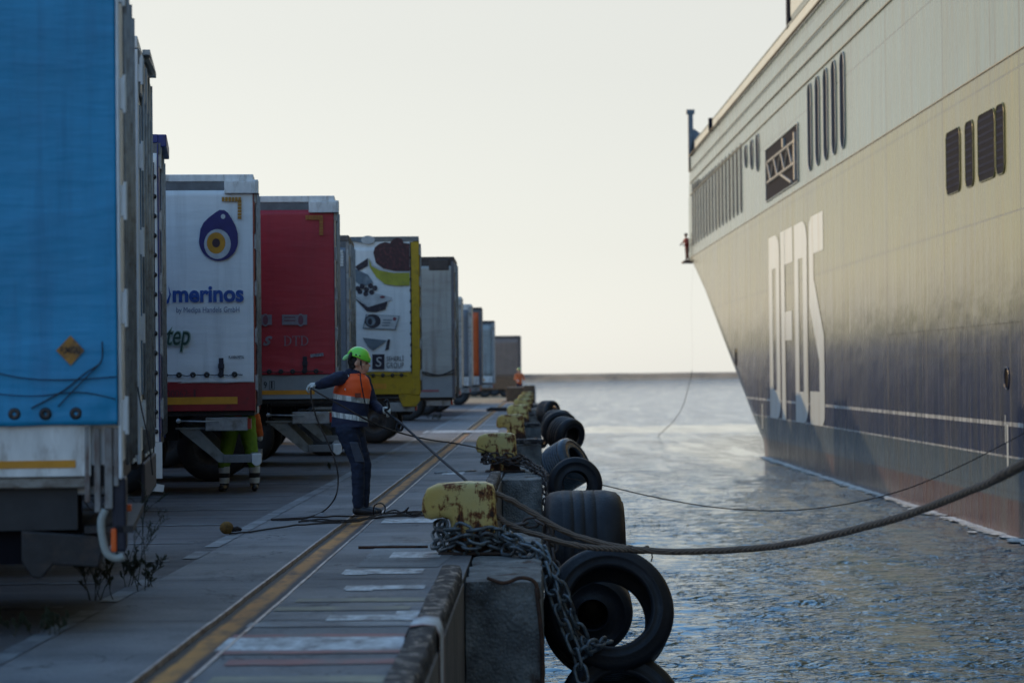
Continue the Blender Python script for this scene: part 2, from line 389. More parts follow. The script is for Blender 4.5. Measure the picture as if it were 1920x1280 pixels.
mark('painted_mark', 560, 800, 1121, 1126, M_yelp, 0.0070); mark('painted_mark', 520, 770, 1137, 1142, M_yelp, 0.0070)
mark('painted_mark', 470, 790, 1166, 1172, M_fade, 0.0070); mark('painted_mark', 430, 760, 1236, 1243, M_redp, 0.0070)
mark('painted_mark', 400, 760, 1268, 1278, M_yelp, 0.0070)
mark('painted_mark', 800, 935, 807, 810, M_white, 0.0070)
# parking bay lines across the asphalt
for i, D in enumerate((13.2, 15.4, 17.2, 19.2, 21.3, 23.9, 26.6, 29.6, 33, 37, 41.5, 47, 55)):
    mb = strip_x(-9.5, -3.0 - 0.1 * (i % 3), D, D + 0.10, 0.0055, wob=0.05, step=0.1, sk=0.02)
    struct('bay_line', mb, M_fade)
q = MB(); 
for y in (14.6, 17.5, 20.9, 22.7, 25.7, 34.4, 38.7, 46, 55): strip_x(-2.79, -2.01, y, y + 0.015, 0.0068, mb=q, wob=0.01); strip_x(-1.71, EDGE - .02, y, y + 0.015, 0.0068, mb=q, wob=0.012)
struct('slab_joint', q, mat('dark_joint', (0.02, 0.02, 0.022), 0.9, 0, 0.2))
# paler patch in the concrete
q = MB(); a = G(560, 1075); 
pts = [G(668, 1064), G(820, 1064), G(880, 1018), G(712, 1018)]
q.add([(p.x, p.y, 0.0062) for p in pts], [(0, 1, 2, 3)])
struct('concrete_patch', q, ground_mat('pale_concrete', (0.21, 0.22, 0.225), (0.6, 2, 1)))
# concrete bollard blocks standing out of the quay face
def rough_box(x0, x1, y0, y1, z0, z1, st=0.07, amp=0.018, seed=0):
    bm = bmesh.new(); bmesh.ops.create_cube(bm, size=1)
    bmesh.ops.scale(bm, vec=(x1 - x0, y1 - y0, z1 - z0), verts=bm.verts)
    bmesh.ops.translate(bm, vec=((x0 + x1) / 2, (y0 + y1) / 2, (z0 + z1) / 2), verts=bm.verts)
    for ax, lo, hi in ((0, x0, x1), (1, y0, y1), (2, z0, z1)):
        nrm = [0, 0, 0]; nrm[ax] = 1; k = max(1, int((hi - lo) / (st if ax != 1 else st * 2)))
        for i in range(1, k):
            co = [0, 0, 0]; co[ax] = lo + (hi - lo) * i / k
            bmesh.ops.bisect_plane(bm, geom=bm.verts[:] + bm.edges[:] + bm.faces[:], plane_co=co, plane_no=nrm)
    bm.normal_update(); mv = {}
    for v in bm.verts:
        n = v.normal; p = v.co
        d = amp * (mnoise.fractal(p * 3.1 + Vector((seed, 0, 0)), 1.0, 2.0, 4) - 0.35)
        e = sum(1 for a, lo, hi in ((0, x0, x1), (1, y0, y1), (2, z0, z1)) if abs(p[a] - lo) < 1e-4 or abs(p[a] - hi) < 1e-4)
        if e > 1: d -= amp * (0.6 + 1.6 * max(0, mnoise.noise(p * 4.7)))
        mv[v] = n * d
    for v, d in mv.items(): v.co += d
    me = bpy.data.meshes.new('block'); bm.to_mesh(me); bm.free(); return me
m, t, b = base('weathered_block_concrete')
v = t.coord(); 
c = t.ramp(t.noise(v, 2.2, 8, 0.7), [(0.32, (0.06, 0.055, 0.05)), (0.5, (0.17, 0.17, 0.165)), (0.68, (0.34, 0.34, 0.32))])
vo = t.new('ShaderNodeTexVoronoi'); vo.inputs['Scale'].default_value = 38; t.link(v, vo.inputs['Vector'])
c = t.mix(t.ramp(vo.outputs['Distance'], [(0.05, (0.6,) * 3), (0.22, BW[0])]), c, (0.42, 0.40, 0.38))
rf = t.ramp(t.noise(t.coord((1, 1, 0.35)), 2.6, 6, 0.7), [(0.56, BW[0]), (0.66, BW[1])]); c = t.mix(rf, c, (0.075, 0.038, 0.022))
t.link(c, b.inputs['Base Color']); b.inputs['Roughness'].default_value = 0.8
bp = t.new('ShaderNodeBump'); bp.inputs['Strength'].default_value = 0.8; bp.inputs['Distance'].default_value = 0.03
t.link(t.math('ADD', t.noise(v, 24, 8, 0.75), t.math('MULTIPLY', vo.outputs['Distance'], 0.6)), bp.inputs['Height']); t.link(bp.outputs[0], b.inputs['Normal'])
M_block = m
for i, D in enumerate(BLK):
    me = rough_box(EDGE + 0.004, 0.0, D - 2.6, D + 2.6, -3.2, 0.0, 0.07 if i < 2 else 0.2, 0.02, i * 7.3)
    tag(link('quay_block', me, M_block, smooth=False), kind='structure')
# steel corner angle on the near edge of the first block
q = MB(); q.tube(spline([(-0.05, 17.38, -0.06), (-0.012, 17.37, -0.5), (-0.02, 17.38, -1.1), (0.0, 17.38, -2.2)], 5), [0.016] * 16, 6)
q.tube(spline([(-0.40, 17.42, 0.01), (-0.28, 17.36, -0.02), (-0.16, 17.37, 0.015), (-0.06, 17.38, -0.02), (-0.03, 17.38, -0.14)], 6), 0.014, 6)
tag(obj('reinforcing_bar', q, mat('rusty_bar', (0.10, 0.045, 0.025), 0.8, 0.2, 0.4, (0.03, 0.02, 0.02, 1), 0.6, 9), smooth=True),
    'bent rusty reinforcing bar sticking out of the corner of the nearest concrete block', 'steel bar')
# kerb nosing between the blocks
m, t, b = base('worn_rubber_nosing')
v = t.coord(); f = t.ramp(t.noise(t.coord((1, 1, 1)), 9, 6, 0.7), [(0.52, BW[0]), (0.62, BW[1])])
c = t.mix(f, (0.022, 0.018, 0.018), (0.17, 0.16, 0.155)); t.link(c, b.inputs['Base Color'])
t.link(t.ramp(f, [(0, (0.75,) * 3), (1, (0.25,) * 3)]), b.inputs['Roughness'])
bp = t.new('ShaderNodeBump'); bp.inputs['Strength'].default_value = 0.9; bp.inputs['Distance'].default_value = 0.03
t.link(t.noise(v, 26, 7, 0.7), bp.inputs['Height']); t.link(bp.outputs[0], b.inputs['Normal']); M_nose = m
M_face = mat('brown_fender_board', (0.20, 0.165, 0.14), 0.7, 0, 0.35, (0.07, 0.06, 0.055, 1), 0.6, 3.0, (1, 1, 0.3), 0.3, 25)
segs = [(-5, 17.35)] + [(BLK[i] + 2.65, BLK[i + 1] - 2.65) for i in range(len(BLK) - 1)] + [(BLK[-1] + 2.65, 150)]
for i, (a, b_) in enumerate(segs):
    n = int((b_ - a) / (0.05 if i < 2 else 0.4)); vs = []; K = 9
    prof = [(EDGE - 0.15, 0.0)] + [(EDGE - 0.075 + 0.078 * x_, z_) for x_, z_ in ((-1, .03), (-.97, .085), (-.8, .108), (0, .112), (.8, .106), (.97, .08), (1, .03))] + [(EDGE, -0.02)]
    for j in range(n + 1):
        y = a + (b_ - a) * j / n
        for k, (x, z) in enumerate(prof):
            d = 0.012 * mnoise.noise((x * 30, y * 6, z * 30)) if 0 < k < K - 1 else 0
            vs.append((x + d, y, z + d + 0.006 * math.sin(y * 3)))
    q = MB(); q.add(vs, [(j * K + k, (j + 1) * K + k, (j + 1) * K + k + 1, j * K + k + 1) for j in range(n) for k in range(K - 1)])
    q.add([vs[n * K + k] for k in range(K)], [tuple(range(K))])
    struct('quay_kerb', q, M_nose, smooth=True)
    q = MB(); q.box(EDGE - 0.01, EDGE + 0.012, a, b_, -3.2, -0.022); struct('quay_face', q, M_face)
# white and red painted band over the kerb
q = MB(); D0 = G(815, 1205).y
for dz, (a, b_), mi in ((0, (-0.20, 0.20), 0), (0, (-0.26, -0.20), 1), (0, (0.20, 0.27), 1)):
    pr = [(EDGE - 0.18, 0.012), (EDGE - 0.17, 0.07), (EDGE - 0.145, 0.118), (EDGE - 0.075, 0.128), (EDGE - 0.005, 0.12), (EDGE + 0.018, 0.06), (EDGE + 0.020, -0.9)]
    vs = [(x, D0 + a, z) for x, z in pr] + [(x, D0 + b_, z) for x, z in pr]; k = len(pr)
    q.add(vs, [(i, i + 1, i + 1 + k, i + k) for i in range(k - 1)], mi)
struct('painted_mark', q, [M_white, M_redp], smooth=True)
# dark rubber caps on top of the farther blocks
for D in BLK[2:5]:
    q = MB(); q.box(EDGE + 0.02, 0.02, D - 2.62, D - 2.3, 0.0, 0.11)
    struct('block_cap', q, M_nose, bevel=0.03)
# breakwater
bwr = mat('breakwater_concrete', (0.70, 0.43, 0.26), 0.85, 0, 0.25, (0.12, 0.10, 0.09, 1), 0.5, 0.02, (1, 1, 8), 0)
p0 = Vector((-60, 692)); p1 = Vector((160, 1080)); d = (p1 - p0).normalized(); nn = Vector((-d.y, d.x))
q = MB(); L = (p1 - p0).length + 400; n = 60
prof = [(-3, ZW - 1), (-1.0, -0.6), (-0.9, 0.4), (1.2, 0.5), (1.5, 1.15), (2.4, 1.15), (3.5, ZW - 1)]
vs = []
for i in range(n + 1):
    s = -20 + L * i / n
    for (w, z) in prof:
        zz = z + (0.12 * mnoise.noise((i * 0.9, w, 0)) if z > 0 else 0); p = p0 + d * s - nn * (-w)
        vs.append((p.x, p.y, zz))
k = len(prof); q.add(vs, [(i * k + j, (i + 1) * k + j, (i + 1) * k + j + 1, i * k + j + 1) for i in range(n) for j in range(k - 1)])
tag(obj('breakwater', q, bwr, recalc=True), 'long low brown breakwater wall closing the harbour on the horizon', 'breakwater')

# ================================================================== SHIP
HX, HM = 9.2, -0.014                      # port side plane: X = HX + HM*Y
def HS(px, py):                           # where a sight line meets the ship's side -> (Y, z)
    r = ray(px, py); t = (HX - EYE.x) / (r.x - HM * r.y); p = EYE + r * t; return p.y, p.z
def hp(y, z, out=0.0): return Vector((HX + HM * y - out, y, z))
BEAM = 21.0
def Dend(z):
    zs = [-3.5, -1.58, -1.1, -.35, .38, 1.72, 3.33, 5.36, 6.88, 7.15, 30]; ds = [84.5, 85.7, 85.9, 89.2, 92, 97.3, 103.6, 111.4, 118.3, 121.0, 121.0]
    return float(np.interp(z, zs, ds))
m, t, b = base('ship_hull_paint')
v = t.coord(); xyz = t.sep(v)             # ship root sits at the waterline: local z = 0 there
st = t.noise(t.coord((1, 1.6, 0.10)), 1.0, 7, 0.72); st2 = t.noise(t.coord((3, 5.5, 0.16)), 1.0, 6, 0.72); cl = t.noise(t.coord((1, 0.35, 0.5)), 1.0, 6, 0.65)
zz = t.math('DIVIDE', t.math('ADD', xyz[2], t.math('MULTIPLY', t.math('SUBTRACT', st2, 0.5), 0.16)), 16.0)
zr = t.math('DIVIDE', xyz[2], 16.0)
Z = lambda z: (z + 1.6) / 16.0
navy = (0.010, 0.024, 0.072)
low = t.ramp(zz, [(0, (0.062, 0.022, 0.020)), (Z(-0.92), (0.045, 0.072, 0.100)), (Z(-0.22), navy)], 'CONSTANT')
up = t.ramp(zr, [(0, BW[0]), (Z(7.15), BW[1])], 'CONSTANT')
col = t.mix(up, low, (0.13, 0.215, 0.235))
for z0, z1, cc in ((-0.16, -0.12, (0.35, 0.38, 0.4)), (0.42, 0.50, (0.42, 0.45, 0.47))):
    f = t.math('MULTIPLY', t.math('GREATER_THAN', xyz[2], z0 + 1.6), t.math('LESS_THAN', xyz[2], z1 + 1.6)); f = t.math('MULTIPLY', f, t.ramp(st2, [(0.35, (0.1,) * 3), (0.5, BW[1])]))
    col = t.mix(f, col, cc)
grime = t.ramp(st, [(0.50, BW[0]), (0.74, BW[1])]); col = t.mix(t.math('MULTIPLY', grime, 0.75), col, (0.075, 0.075, 0.06))
pale = t.ramp(st2, [(0.56, BW[0]), (0.72, BW[1])]); gold_sheen = t.ramp(zr, [(Z(1.2), (0.0,) * 3), (Z(2.0), (0.05,) * 3), (Z(2.55), (0.40,) * 3), (Z(4.0), (0.58,) * 3), (Z(7.14), (0.55,) * 3), (Z(7.16), (0.10,) * 3)])  # gold sky sheen painted into the colour above the dark trailer reflection
col = t.mix(gold_sheen, col, (0.24, 0.235, 0.030))
col = t.mix(t.math('MULTIPLY', pale, t.ramp(zr, [(Z(1.0), (0.06,) * 3), (Z(3.5), (0.28,) * 3)])), col, (0.36, 0.29, 0.12))  # streaks of the same painted sheen, stronger higher up
rustm = t.ramp(t.noise(t.coord((2, 3.0, 0.22)), 1.7, 8, 0.75), [(0.62, BW[0]), (0.72, BW[1])])
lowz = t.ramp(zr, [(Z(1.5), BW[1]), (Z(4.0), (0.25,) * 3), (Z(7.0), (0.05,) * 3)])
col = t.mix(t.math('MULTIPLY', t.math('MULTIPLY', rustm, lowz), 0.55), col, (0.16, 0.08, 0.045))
# plate seams
def seam(src, per, off, wid):
    fr = t.math('FRACT', t.math('DIVIDE', t.math('ADD', src, off), per)); return t.math('LESS_THAN', fr, wid / per)
sm = t.math('MAXIMUM', seam(xyz[1], 7.6, 0.8, 0.10), seam(xyz[2], 2.55, 1.75, 0.035))
run = t.ramp(t.noise(t.coord((1, 2.6, 0.07)), 1.9, 7, 0.75), [(0.56, BW[0]), (0.66, BW[1])]); col = t.mix(t.math('MULTIPLY', run, 0.75), col, (0.045, 0.045, 0.04))
blot = t.ramp(t.noise(t.coord((1, 0.22, 0.30)), 1.0, 7, 0.7), [(0.42, BW[0]), (0.60, BW[1])]); col = t.mix(t.math('MULTIPLY', blot, t.ramp(zr, [(Z(1.5), (0.10,) * 3), (Z(3.0), (0.40,) * 3), (Z(7.1), (0.40,) * 3), (Z(7.2), (0.20,) * 3)])), col, (0.09, 0.095, 0.075))
col = t.mix(t.math('MULTIPLY', sm, 0.7), col, (0.02, 0.02, 0.025))
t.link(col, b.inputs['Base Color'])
rg = t.ramp(st2, [(0.3, (0.16,) * 3), (0.7, (0.34,) * 3)]); t.link(rg, b.inputs['Roughness'])
b.inputs['Specular IOR Level'].default_value = 0.20
dent = t.noise(t.coord((1, 0.42, 0.8)), 1.0, 2, 0.5)
hh = t.math('ADD', t.math('ADD', t.math('MULTIPLY', cl, 1.6), t.math('MULTIPLY', dent, 1.6)), t.math('ADD', t.math('MULTIPLY', st2, 0.12), t.math('MULTIPLY', sm, -0.10)))
bp = t.new('ShaderNodeBump'); bp.inputs['Strength'].default_value = 0.30; bp.inputs['Distance'].default_value = 0.05
t.link(hh, bp.inputs['Height']); t.link(bp.outputs[0], b.inputs['Normal']); M_hull = m
M_shipwhite = mat('ship_white_paint', (0.26, 0.34, 0.37), 0.45, 0, 0.15, (0.25, 0.23, 0.19, 1), 0.35, 0.8, (1, 1.5, 0.2), 0.05, 5)
M_shipdark = mat('ship_dark_opening', (0.010, 0.014, 0.028), 0.9, 0, 0.4, spec=0.08)
M_letter = mat('ship_lettering_white', (0.38, 0.455, 0.50), 0.35, 0, 0.15, (0.24, 0.23, 0.18, 1), 0.4, 1.2, (1, 2.5, 0.15), 0.04, 6, spec=0.7)

ship = thing('ferry', 'large ship with navy hull, pale upper sides and giant white letters', 'ship', (9.0, 82.0, ZW))
zs = [-3.5, -1.6, -1.1, -0.35, 0.38, 1.0, 1.72, 2.5, 3.33, 4.3, 5.36, 6.2, 6.88, 7.149]
def hull_ring(z, inset=0.0):
    e = Dend(z); P = []
    ys = [-70] + list(np.linspace(-40, 60, 26)) + list(np.linspace(62, e - 0.3, 40))
    for y in ys: P.append((HX + HM * y + inset, y, z))
    cx = HX + HM * e + BEAM / 2; rx = BEAM / 2 - inset; ry = 16 + 0 * z
    for k in range(1, 40):
        a = math.pi * k / 40; P.append((cx - rx * math.cos(a), e - 0.3 + ry * math.sin(a) ** 0.9, z))
    for y in reversed(ys): P.append((HX + HM * y + BEAM - inset, y, z))
    return P
rings = [hull_ring(z) for z in zs]; k = len(rings[0]); q = MB()
q.add([p for r in rings for p in r], [(j * k + i, j * k + i + 1, (j + 1) * k + i + 1, (j + 1) * k + i) for j in range(len(rings) - 1) for i in range(k - 1)])
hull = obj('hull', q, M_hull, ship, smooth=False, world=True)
# upper side, stepped back a few millimetres, with deck lines
def upper(z0, z1, inset, name, m, cap=True, ystart=-70):
    a, b2 = hull_ring(8, inset), hull_ring(8, inset); n = len(a); q = MB()
    q.add([(x, max(y, ystart), z0) for x, y, _ in a] + [(x, max(y, ystart), z1) for x, y, _ in b2], [(i, i + 1, n + i + 1, n + i) for i in range(n - 1)])
    if cap: q.add([(x, max(y, ystart), z1) for x, y, _ in a], [tuple(range(n))])
    return obj(name, q, m, ship, world=True)
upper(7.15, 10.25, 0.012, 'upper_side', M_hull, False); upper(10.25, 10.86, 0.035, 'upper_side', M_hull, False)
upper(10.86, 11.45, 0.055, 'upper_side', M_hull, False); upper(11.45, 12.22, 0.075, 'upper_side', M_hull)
upper(12.22, 12.95, 0.28, 'bulwark', M_shipwhite)
def rub(z, r, m, name='rubbing_strake', y0=-60, y1=120.6, out=0.0):
    q = MB(); q.tube([hp(y, z, out) for y in np.linspace(y0, y1, 40)], r, 6); return obj(name, q, m, ship, True, True)
M_line = mat('dark_weld_line', (0.16, 0.17, 0.15), 0.6)
rub(7.16, 0.022, M_line, 'weld_line'); rub(10.25, 0.03, M_line, 'weld_line'); rub(10.86, 0.025, M_line, 'weld_line'); rub(11.45, 0.025, M_line, 'weld_line')
rub(12.22, 0.05, mat('deck_edge_dark', (0.06, 0.06, 0.055), 0.7), 'deck_edge'); rub(12.96, 0.035, M_shipwhite, 'top_rail', out=-0.28)
# raised belt plate partway along the side
q = MB()
for (y0, y1, z0, z1) in ((20, 58.5, 2.32, 2.9),):
    vs = [hp(y0, z0, 0.02), hp(y1, z0, 0.02), hp(y1, z1, 0.02), hp(y0, z1, 0.02), hp(y0, z0), hp(y1, z0), hp(y1, z1), hp(y0, z1)]
    q.add(vs, [(0, 1, 2, 3), (4, 5, 1, 0), (3, 2, 6, 7), (1, 5, 6, 2), (0, 3, 7, 4)])
obj('belt_plate', q, M_hull, ship, world=True)
# superstructure
q = MB(); x0 = HX + HM * 80 + 0.30; P = [hp(-55, 12.9, -0.30), hp(80.3, 12.9, -0.30), hp(80.3, 12.9, -BEAM + 0.4), hp(-55, 12.9, -BEAM + 0.4)]
q.add(P + [p + Vector((0, 0, 13)) for p in P], [(0, 1, 2, 3), (4, 7, 6, 5), (0, 4, 5, 1), (1, 5, 6, 2), (2, 6, 7, 3), (3, 7, 4, 0)]); obj('superstructure', q, M_shipwhite, ship, world=True, bevel=0.3)
q = MB(); q.box(x0 - 0.05, x0 + 0.35, 80.3, 81.0, 12.9, 14.4); q.tube([(x0 + .1, 80.9, 12.9), (x0 + .1, 80.9, 14.2)], 0.04); obj('vent_post', q, M_shipdark, ship, world=True)
# bow bulwark gear
q = MB(); c = W(1294, 262, 121.8); s_ = 4533 / 121.8
q.box(c.x - 0.12, c.x + 0.12, 121.2, 121.6, 11.5, c.z + 1.25); q.box(c.x - 0.2, c.x + 0.2, 121.15, 121.65, c.z + 1.25, c.z + 1.45)
q.prism([(c.x - .1, c.z - 1.6), (c.x + 1.6, c.z - 1.6), (c.x + 1.6, c.z + .0), (c.x + .75, c.z + .05), (c.x + .15, c.z + .5)], 121.2, 121.5)
obj('mooring_post', q, mat('blue_grey_steel', (0.10, 0.13, 0.16), 0.5), ship, world=True)
q = MB(); c = W(1330, 212, 108); q.box(c.x - .05, c.x + .12, 107.7, 108, 12.2, c.z - .25); obj('deck_post', q, M_shipdark, ship, world=True)
# openings
def slot_poly(y0, y1, z0, z1, r, n=6):
    P = []
    for cy, cz, a0 in ((y1 - r, z1 - r, 0), (y0 + r, z1 - r, 90), (y0 + r, z0 + r, 180), (y1 - r, z0 + r, 270)):
        for k in range(n + 1):
            a = R(a0 + 90 * k / n); P.append((cy + r * math.cos(a), cz + r * math.sin(a)))
    return P
def opening(name, y0, y1, z0, z1, r=None, m=M_shipdark, frame=0.045, louv=0):
    r = r or min((y1 - y0) * 0.45, 0.4); P = slot_poly(y0, y1, z0, z1, r); q = MB()
    q.add([hp(y, z, 0.006 - 0.010 * (z > 7.15)) for y, z in P] , [tuple(range(len(P)))])
    o = obj(name, q, m, ship, world=True)
    f = MB(); ring = [hp(y, z, 0.012) for y, z in P + P[:2]]; f.tube(ring, frame * 0.45, 5, cap=False)
    obj('frame', f, M_shipwhite if z0 > 7.1 else M_hull, o, True, True)
    if louv:
        l = MB(); nl = int((z1 - z0) / 0.13)
        for i in range(1, nl):
            z = z0 + (z1 - z0) * i / nl; e = 0.10 if 0 < i < nl else 0.2
            if z < z0 + r * .6 or z > z1 - r * .6: e = r * 0.6
            a, c2 = hp(y0 + e, z, 0.012), hp(y1 - e, z, 0.012)
            l.add([a, c2, hp(y1 - e, z + 0.04, 0.035), hp(y0 + e, z + 0.04, 0.035)], [(0, 1, 2, 3)])
        obj('louvre', l, mat('louvre_blue', (0.03, 0.04, 0.085), 0.7, spec=0.1), o, world=True)
    return o
SL = mat('window_slot_blue', (0.018, 0.026, 0.048), 1.0, 0, 0.3, spec=0.03)
ys_a = list(np.linspace(118.8, 94.4, 16))
for i, y in enumerate(ys_a):
    opening('window_slot', y - 0.36, y + 0.36, 7.65, 10.75 - 0.03 * i if i < 3 else 10.35 + (0.25 * (1 - i / 16)), 0.30, M_shipdark, 0.02)
for y, z0 in ((92.4, 9.25), (90.2, 9.0), (88.1, 8.75)): opening('window_slot', y - 0.5, y + 0.5, z0, 10.1, 0.42, SL)
for px in (1518, 1532.5, 1548, 1563.5, 1580):
    y = HS(px, 200)[0]; opening('window_slot', y - 0.44, y + 0.44, 7.5, 10.12, 0.40, SL)
o = opening('side_opening', 75.9, 85.3, 7.42, 9.25, 0.05, M_shipdark, 0.05)
q = MB()                                     # lattice boom seen in the opening
A = lambda y, z: hp(y, z, 0.02)
for (ya, za, yb, zb) in ((76.2, 8.75, 84.6, 8.75), (76.2, 8.05, 84.6, 8.05)): q.tube([A(ya, za), A(yb, zb)], 0.055)
for i in range(8): q.tube([A(76.3 + i * 1.04, 8.05 if i % 2 else 8.75), A(77.34 + i * 1.04, 8.75 if i % 2 else 8.05)], 0.04)
q.tube([A(76.4, 7.5), A(76.4, 9.0)], 0.08); q.tube([A(79.4, 8.8), A(79.4, 9.1)], 0.1); q.tube([A(77.5, 7.5), A(80.5, 8.0)], 0.05)
obj('lattice_boom', q, mat('boom_grey', (0.22, 0.23, 0.23), 0.5), o, world=True)
for pa, pb in ((1775, 1801), (1811, 1826), (1835, 1867), (1869, 1885)):
    ya, yb = HS(pb, 300)[0], HS(pa, 300)[0]; opening('vent', ya, yb, 5.08, 6.38, 0.2, M_shipdark, 0.03, 1)
y = HS(1889, 715)[0]; opening('fairlead', y - 0.20, y + 0.20, 1.10, 1.50, 0.19, mat('fairlead_dark', (0.008, 0.008, 0.01), 0.9, spec=0.05), 0.035)
y = HS(1379, 680)[0]; opening('fairlead', y - 0.6, y + 0.0, 1.7, 2.4, 0.19, _m['fairlead_dark'], 0.035)
# name letters on the side (drawn bow to the left, as painted)
YL, YR = HS(1443, 640)[0], HS(1549, 640)[0]; ZB, ZT = -0.15, 6.1
def glyph(kind, w=1.0, h=1.0):
    """list of polygons in a unit cell, u right, v up"""
    def arc(cx, cy, rx, ry, a0, a1, n=6): return [(cx + rx * math.cos(R(a0 + (a1 - a0) * i / n)), cy + ry * math.sin(R(a0 + (a1 - a0) * i / n))) for i in range(n + 1)]
    T = 0.33
    if kind == 'D':
        outer = [(0, 0)] + arc(.62, .10, .38, .10, -90, 0) + arc(.62, .90, .38, .10, 0, 90) + [(0, 1)]
        inner = [(T, .14)] + [(1 - T, .155), (1 - T, .80)] + [(T, .82)]
        return [[(0, 0), (T, 0), (T, 1), (0, 1)], [(T, 0), (.62, 0)] + arc(.62, .1, .38, .1, -90, 0)[1:] + [(1, .155), (T, .155)],
                [(T, .82), (1, .82)] + arc(.62, .90, .38, .10, 0, 90) + [(T, 1)], [(1 - T, .155), (1, .155), (1, .82), (1 - T, .82)]]
    if kind == 'F':
        return [[(0, 0), (T, 0), (T, 1), (0, 1)], [(T, .82), (1, .82), (1, 1), (T, 1)], [(T, .42), (.9, .42), (.9, .57), (T, .57)]]
    if kind == 'S':
        return [[(.33, .82), (1, .82), (1, 1), (.33, 1)], [(0, .58), (.33, .66), (.33, 1), (.16, 1), (.03, .97), (0, .92)],
                [(0, .58), (.67, .30), (1, .42), (.33, .70)], [(.67, .30), (.67, 0), (.84, 0), (.97, .03), (1, .08), (1, .42)], [(0, 0), (.67, 0), (.67, .16), (0, .16)]]
q = MB(); cw = (YL - YR) / 4.0
for i, ch in enumerate('DFDS'):
    for P in glyph(ch):
        ya = YL - i * cw - 0.02 * cw
        vs = [(ya - u * cw * 0.88, ZB + v_ * (ZT - ZB) + 0.0 * u) for u, v_ in P]
        kq = globals().get('kq', 0) + 1; q.add([hp(y, z, 0.008 + 0.0015 * (kq % 6)) for y, z in vs], [tuple(range(len(vs)))])
me = bpy.data.meshes.new('lettering'); me.from_pydata(q.v, [], q.f)
bm = bmesh.new(); bm.from_mesh(me); bmesh.ops.triangulate(bm, faces=bm.faces); bm.to_mesh(me); bm.free()
link('lettering', me, M_letter, ship, world=True)
# draft marks / thruster streaks
q = MB(); y = HS(1890, 850)[0]
for (z0, z1, dy, w) in ((-0.35, 0.45, 0, .07), (-0.55, -0.35, 0, .035), (0.1, 0.62, .18, .03)):
    q.add([hp(y + dy - w, z0, .006), hp(y + dy + w, z0, .006), hp(y + dy + w, z1, .006), hp(y + dy - w, z1, .006)], [(0, 1, 2, 3)])
y = HS(1429, 780)[0]
q.add([hp(y - .3, -0.6, .006), hp(y + .0, -.6, .006), hp(y + .0, .3, .006), hp(y - .3, .3, .006)], [(0, 1, 2, 3)])
obj('draft_mark', q, M_letter, ship, world=True)
# boarding step by the bow
q = MB(); c = W(1300, 490, 121.3); q.box(c.x - 0.55, HX + HM * 121 + 0.3, 120.6, 122.0, c.z - 0.08, c.z)
stepo = obj('boarding_step', q, mat('rusty_step', (0.16, 0.08, 0.05), 0.7), ship, world=True); STEP = c
# foam along the waterline
q = MB(); rw = random.Random(4); y = 18.0
while y < 86.4:
    y += rw.uniform(.03, .09)
    if mnoise.noise((y * 0.9, 3, 0)) < -0.42: continue
    w = 0.10 + 0.22 * abs(mnoise.fractal(Vector((y * 0.8, 0, 0)), 1, 2, 5))
    for _ in range(2):
        r_ = rw.uniform(.04, .12); d = abs(rw.gauss(0, w * .6)) + r_ * .5; k = 7; a0 = rw.uniform(0, 6.28); c = hp(y + rw.uniform(-.1, .1), ZW + 0.012 + rw.uniform(0, .02), d)
        q.add([c + Vector((r_ * (.6 + .8 * rw.random()) * math.cos(a0 + 6.28 * j / k), 1.8 * r_ * (.6 + .8 * rw.random()) * math.sin(a0 + 6.28 * j / k), 0)) for j in range(k)], [tuple(range(k))])
tag(obj('foam', q, mat('sea_foam', (0.92, 0.88, 0.80), 0.8, 0, 0.25, (0.15, 0.19, 0.21, 1), 0.45, 5.0, (1, 1, 3), 0.5, 30), smooth=True), kind='stuff')

# ================================================================== TRAILERS
M_chassis = mat('trailer_chassis_black', (0.018, 0.018, 0.022), 0.6, 0, 0.4, (0.05, 0.035, 0.03, 1), 0.5, 4)
M_rubber = mat('tyre_rubber', (0.014, 0.014, 0.016), 0.75, 0, 0.3, (0.04, 0.038, 0.036, 1), 0.3, 4, bump=0.3)
M_galv = mat('galvanised_steel', (0.34, 0.36, 0.38), 0.45, 0.3, 0.25, (0.14, 0.12, 0.10, 1), 0.45, 5)
M_whitep = mat('trailer_white_frame', (0.74, 0.75, 0.75), 0.5, 0, 0.2, (0.22, 0.17, 0.13, 1), 0.35, 4, (1, 1, .3))
M_rustyw = mat('rusty_white_post', (0.74, 0.77, 0.80), 0.55, 0, 0.15, (0.16, 0.075, 0.045, 1), 0.16, 3.2, (2, 2, .5), 0.4)
M_orange = mat('orange_reflective_tape', (0.62, 0.27, 0.02), 0.35, 0, 0.15)
M_wtape = mat('white_reflective_tape', (0.60, 0.62, 0.62), 0.35, 0, 0.1)
M_lamp = mat('red_lamp_lens', (0.35, 0.02, 0.015), 0.25, 0, 0.1)
M_olamp = mat('orange_lamp_lens', (0.75, 0.12, 0.02), 0.3, 0, 0.1)
M_eye = mat('eyelet_metal', (0.05, 0.05, 0.055), 0.4, 0.6, 0.3)
M_cord = mat('dark_cord', (0.03, 0.03, 0.035), 0.8)
M_strap = mat('dark_strap', (0.03, 0.028, 0.04), 0.8)
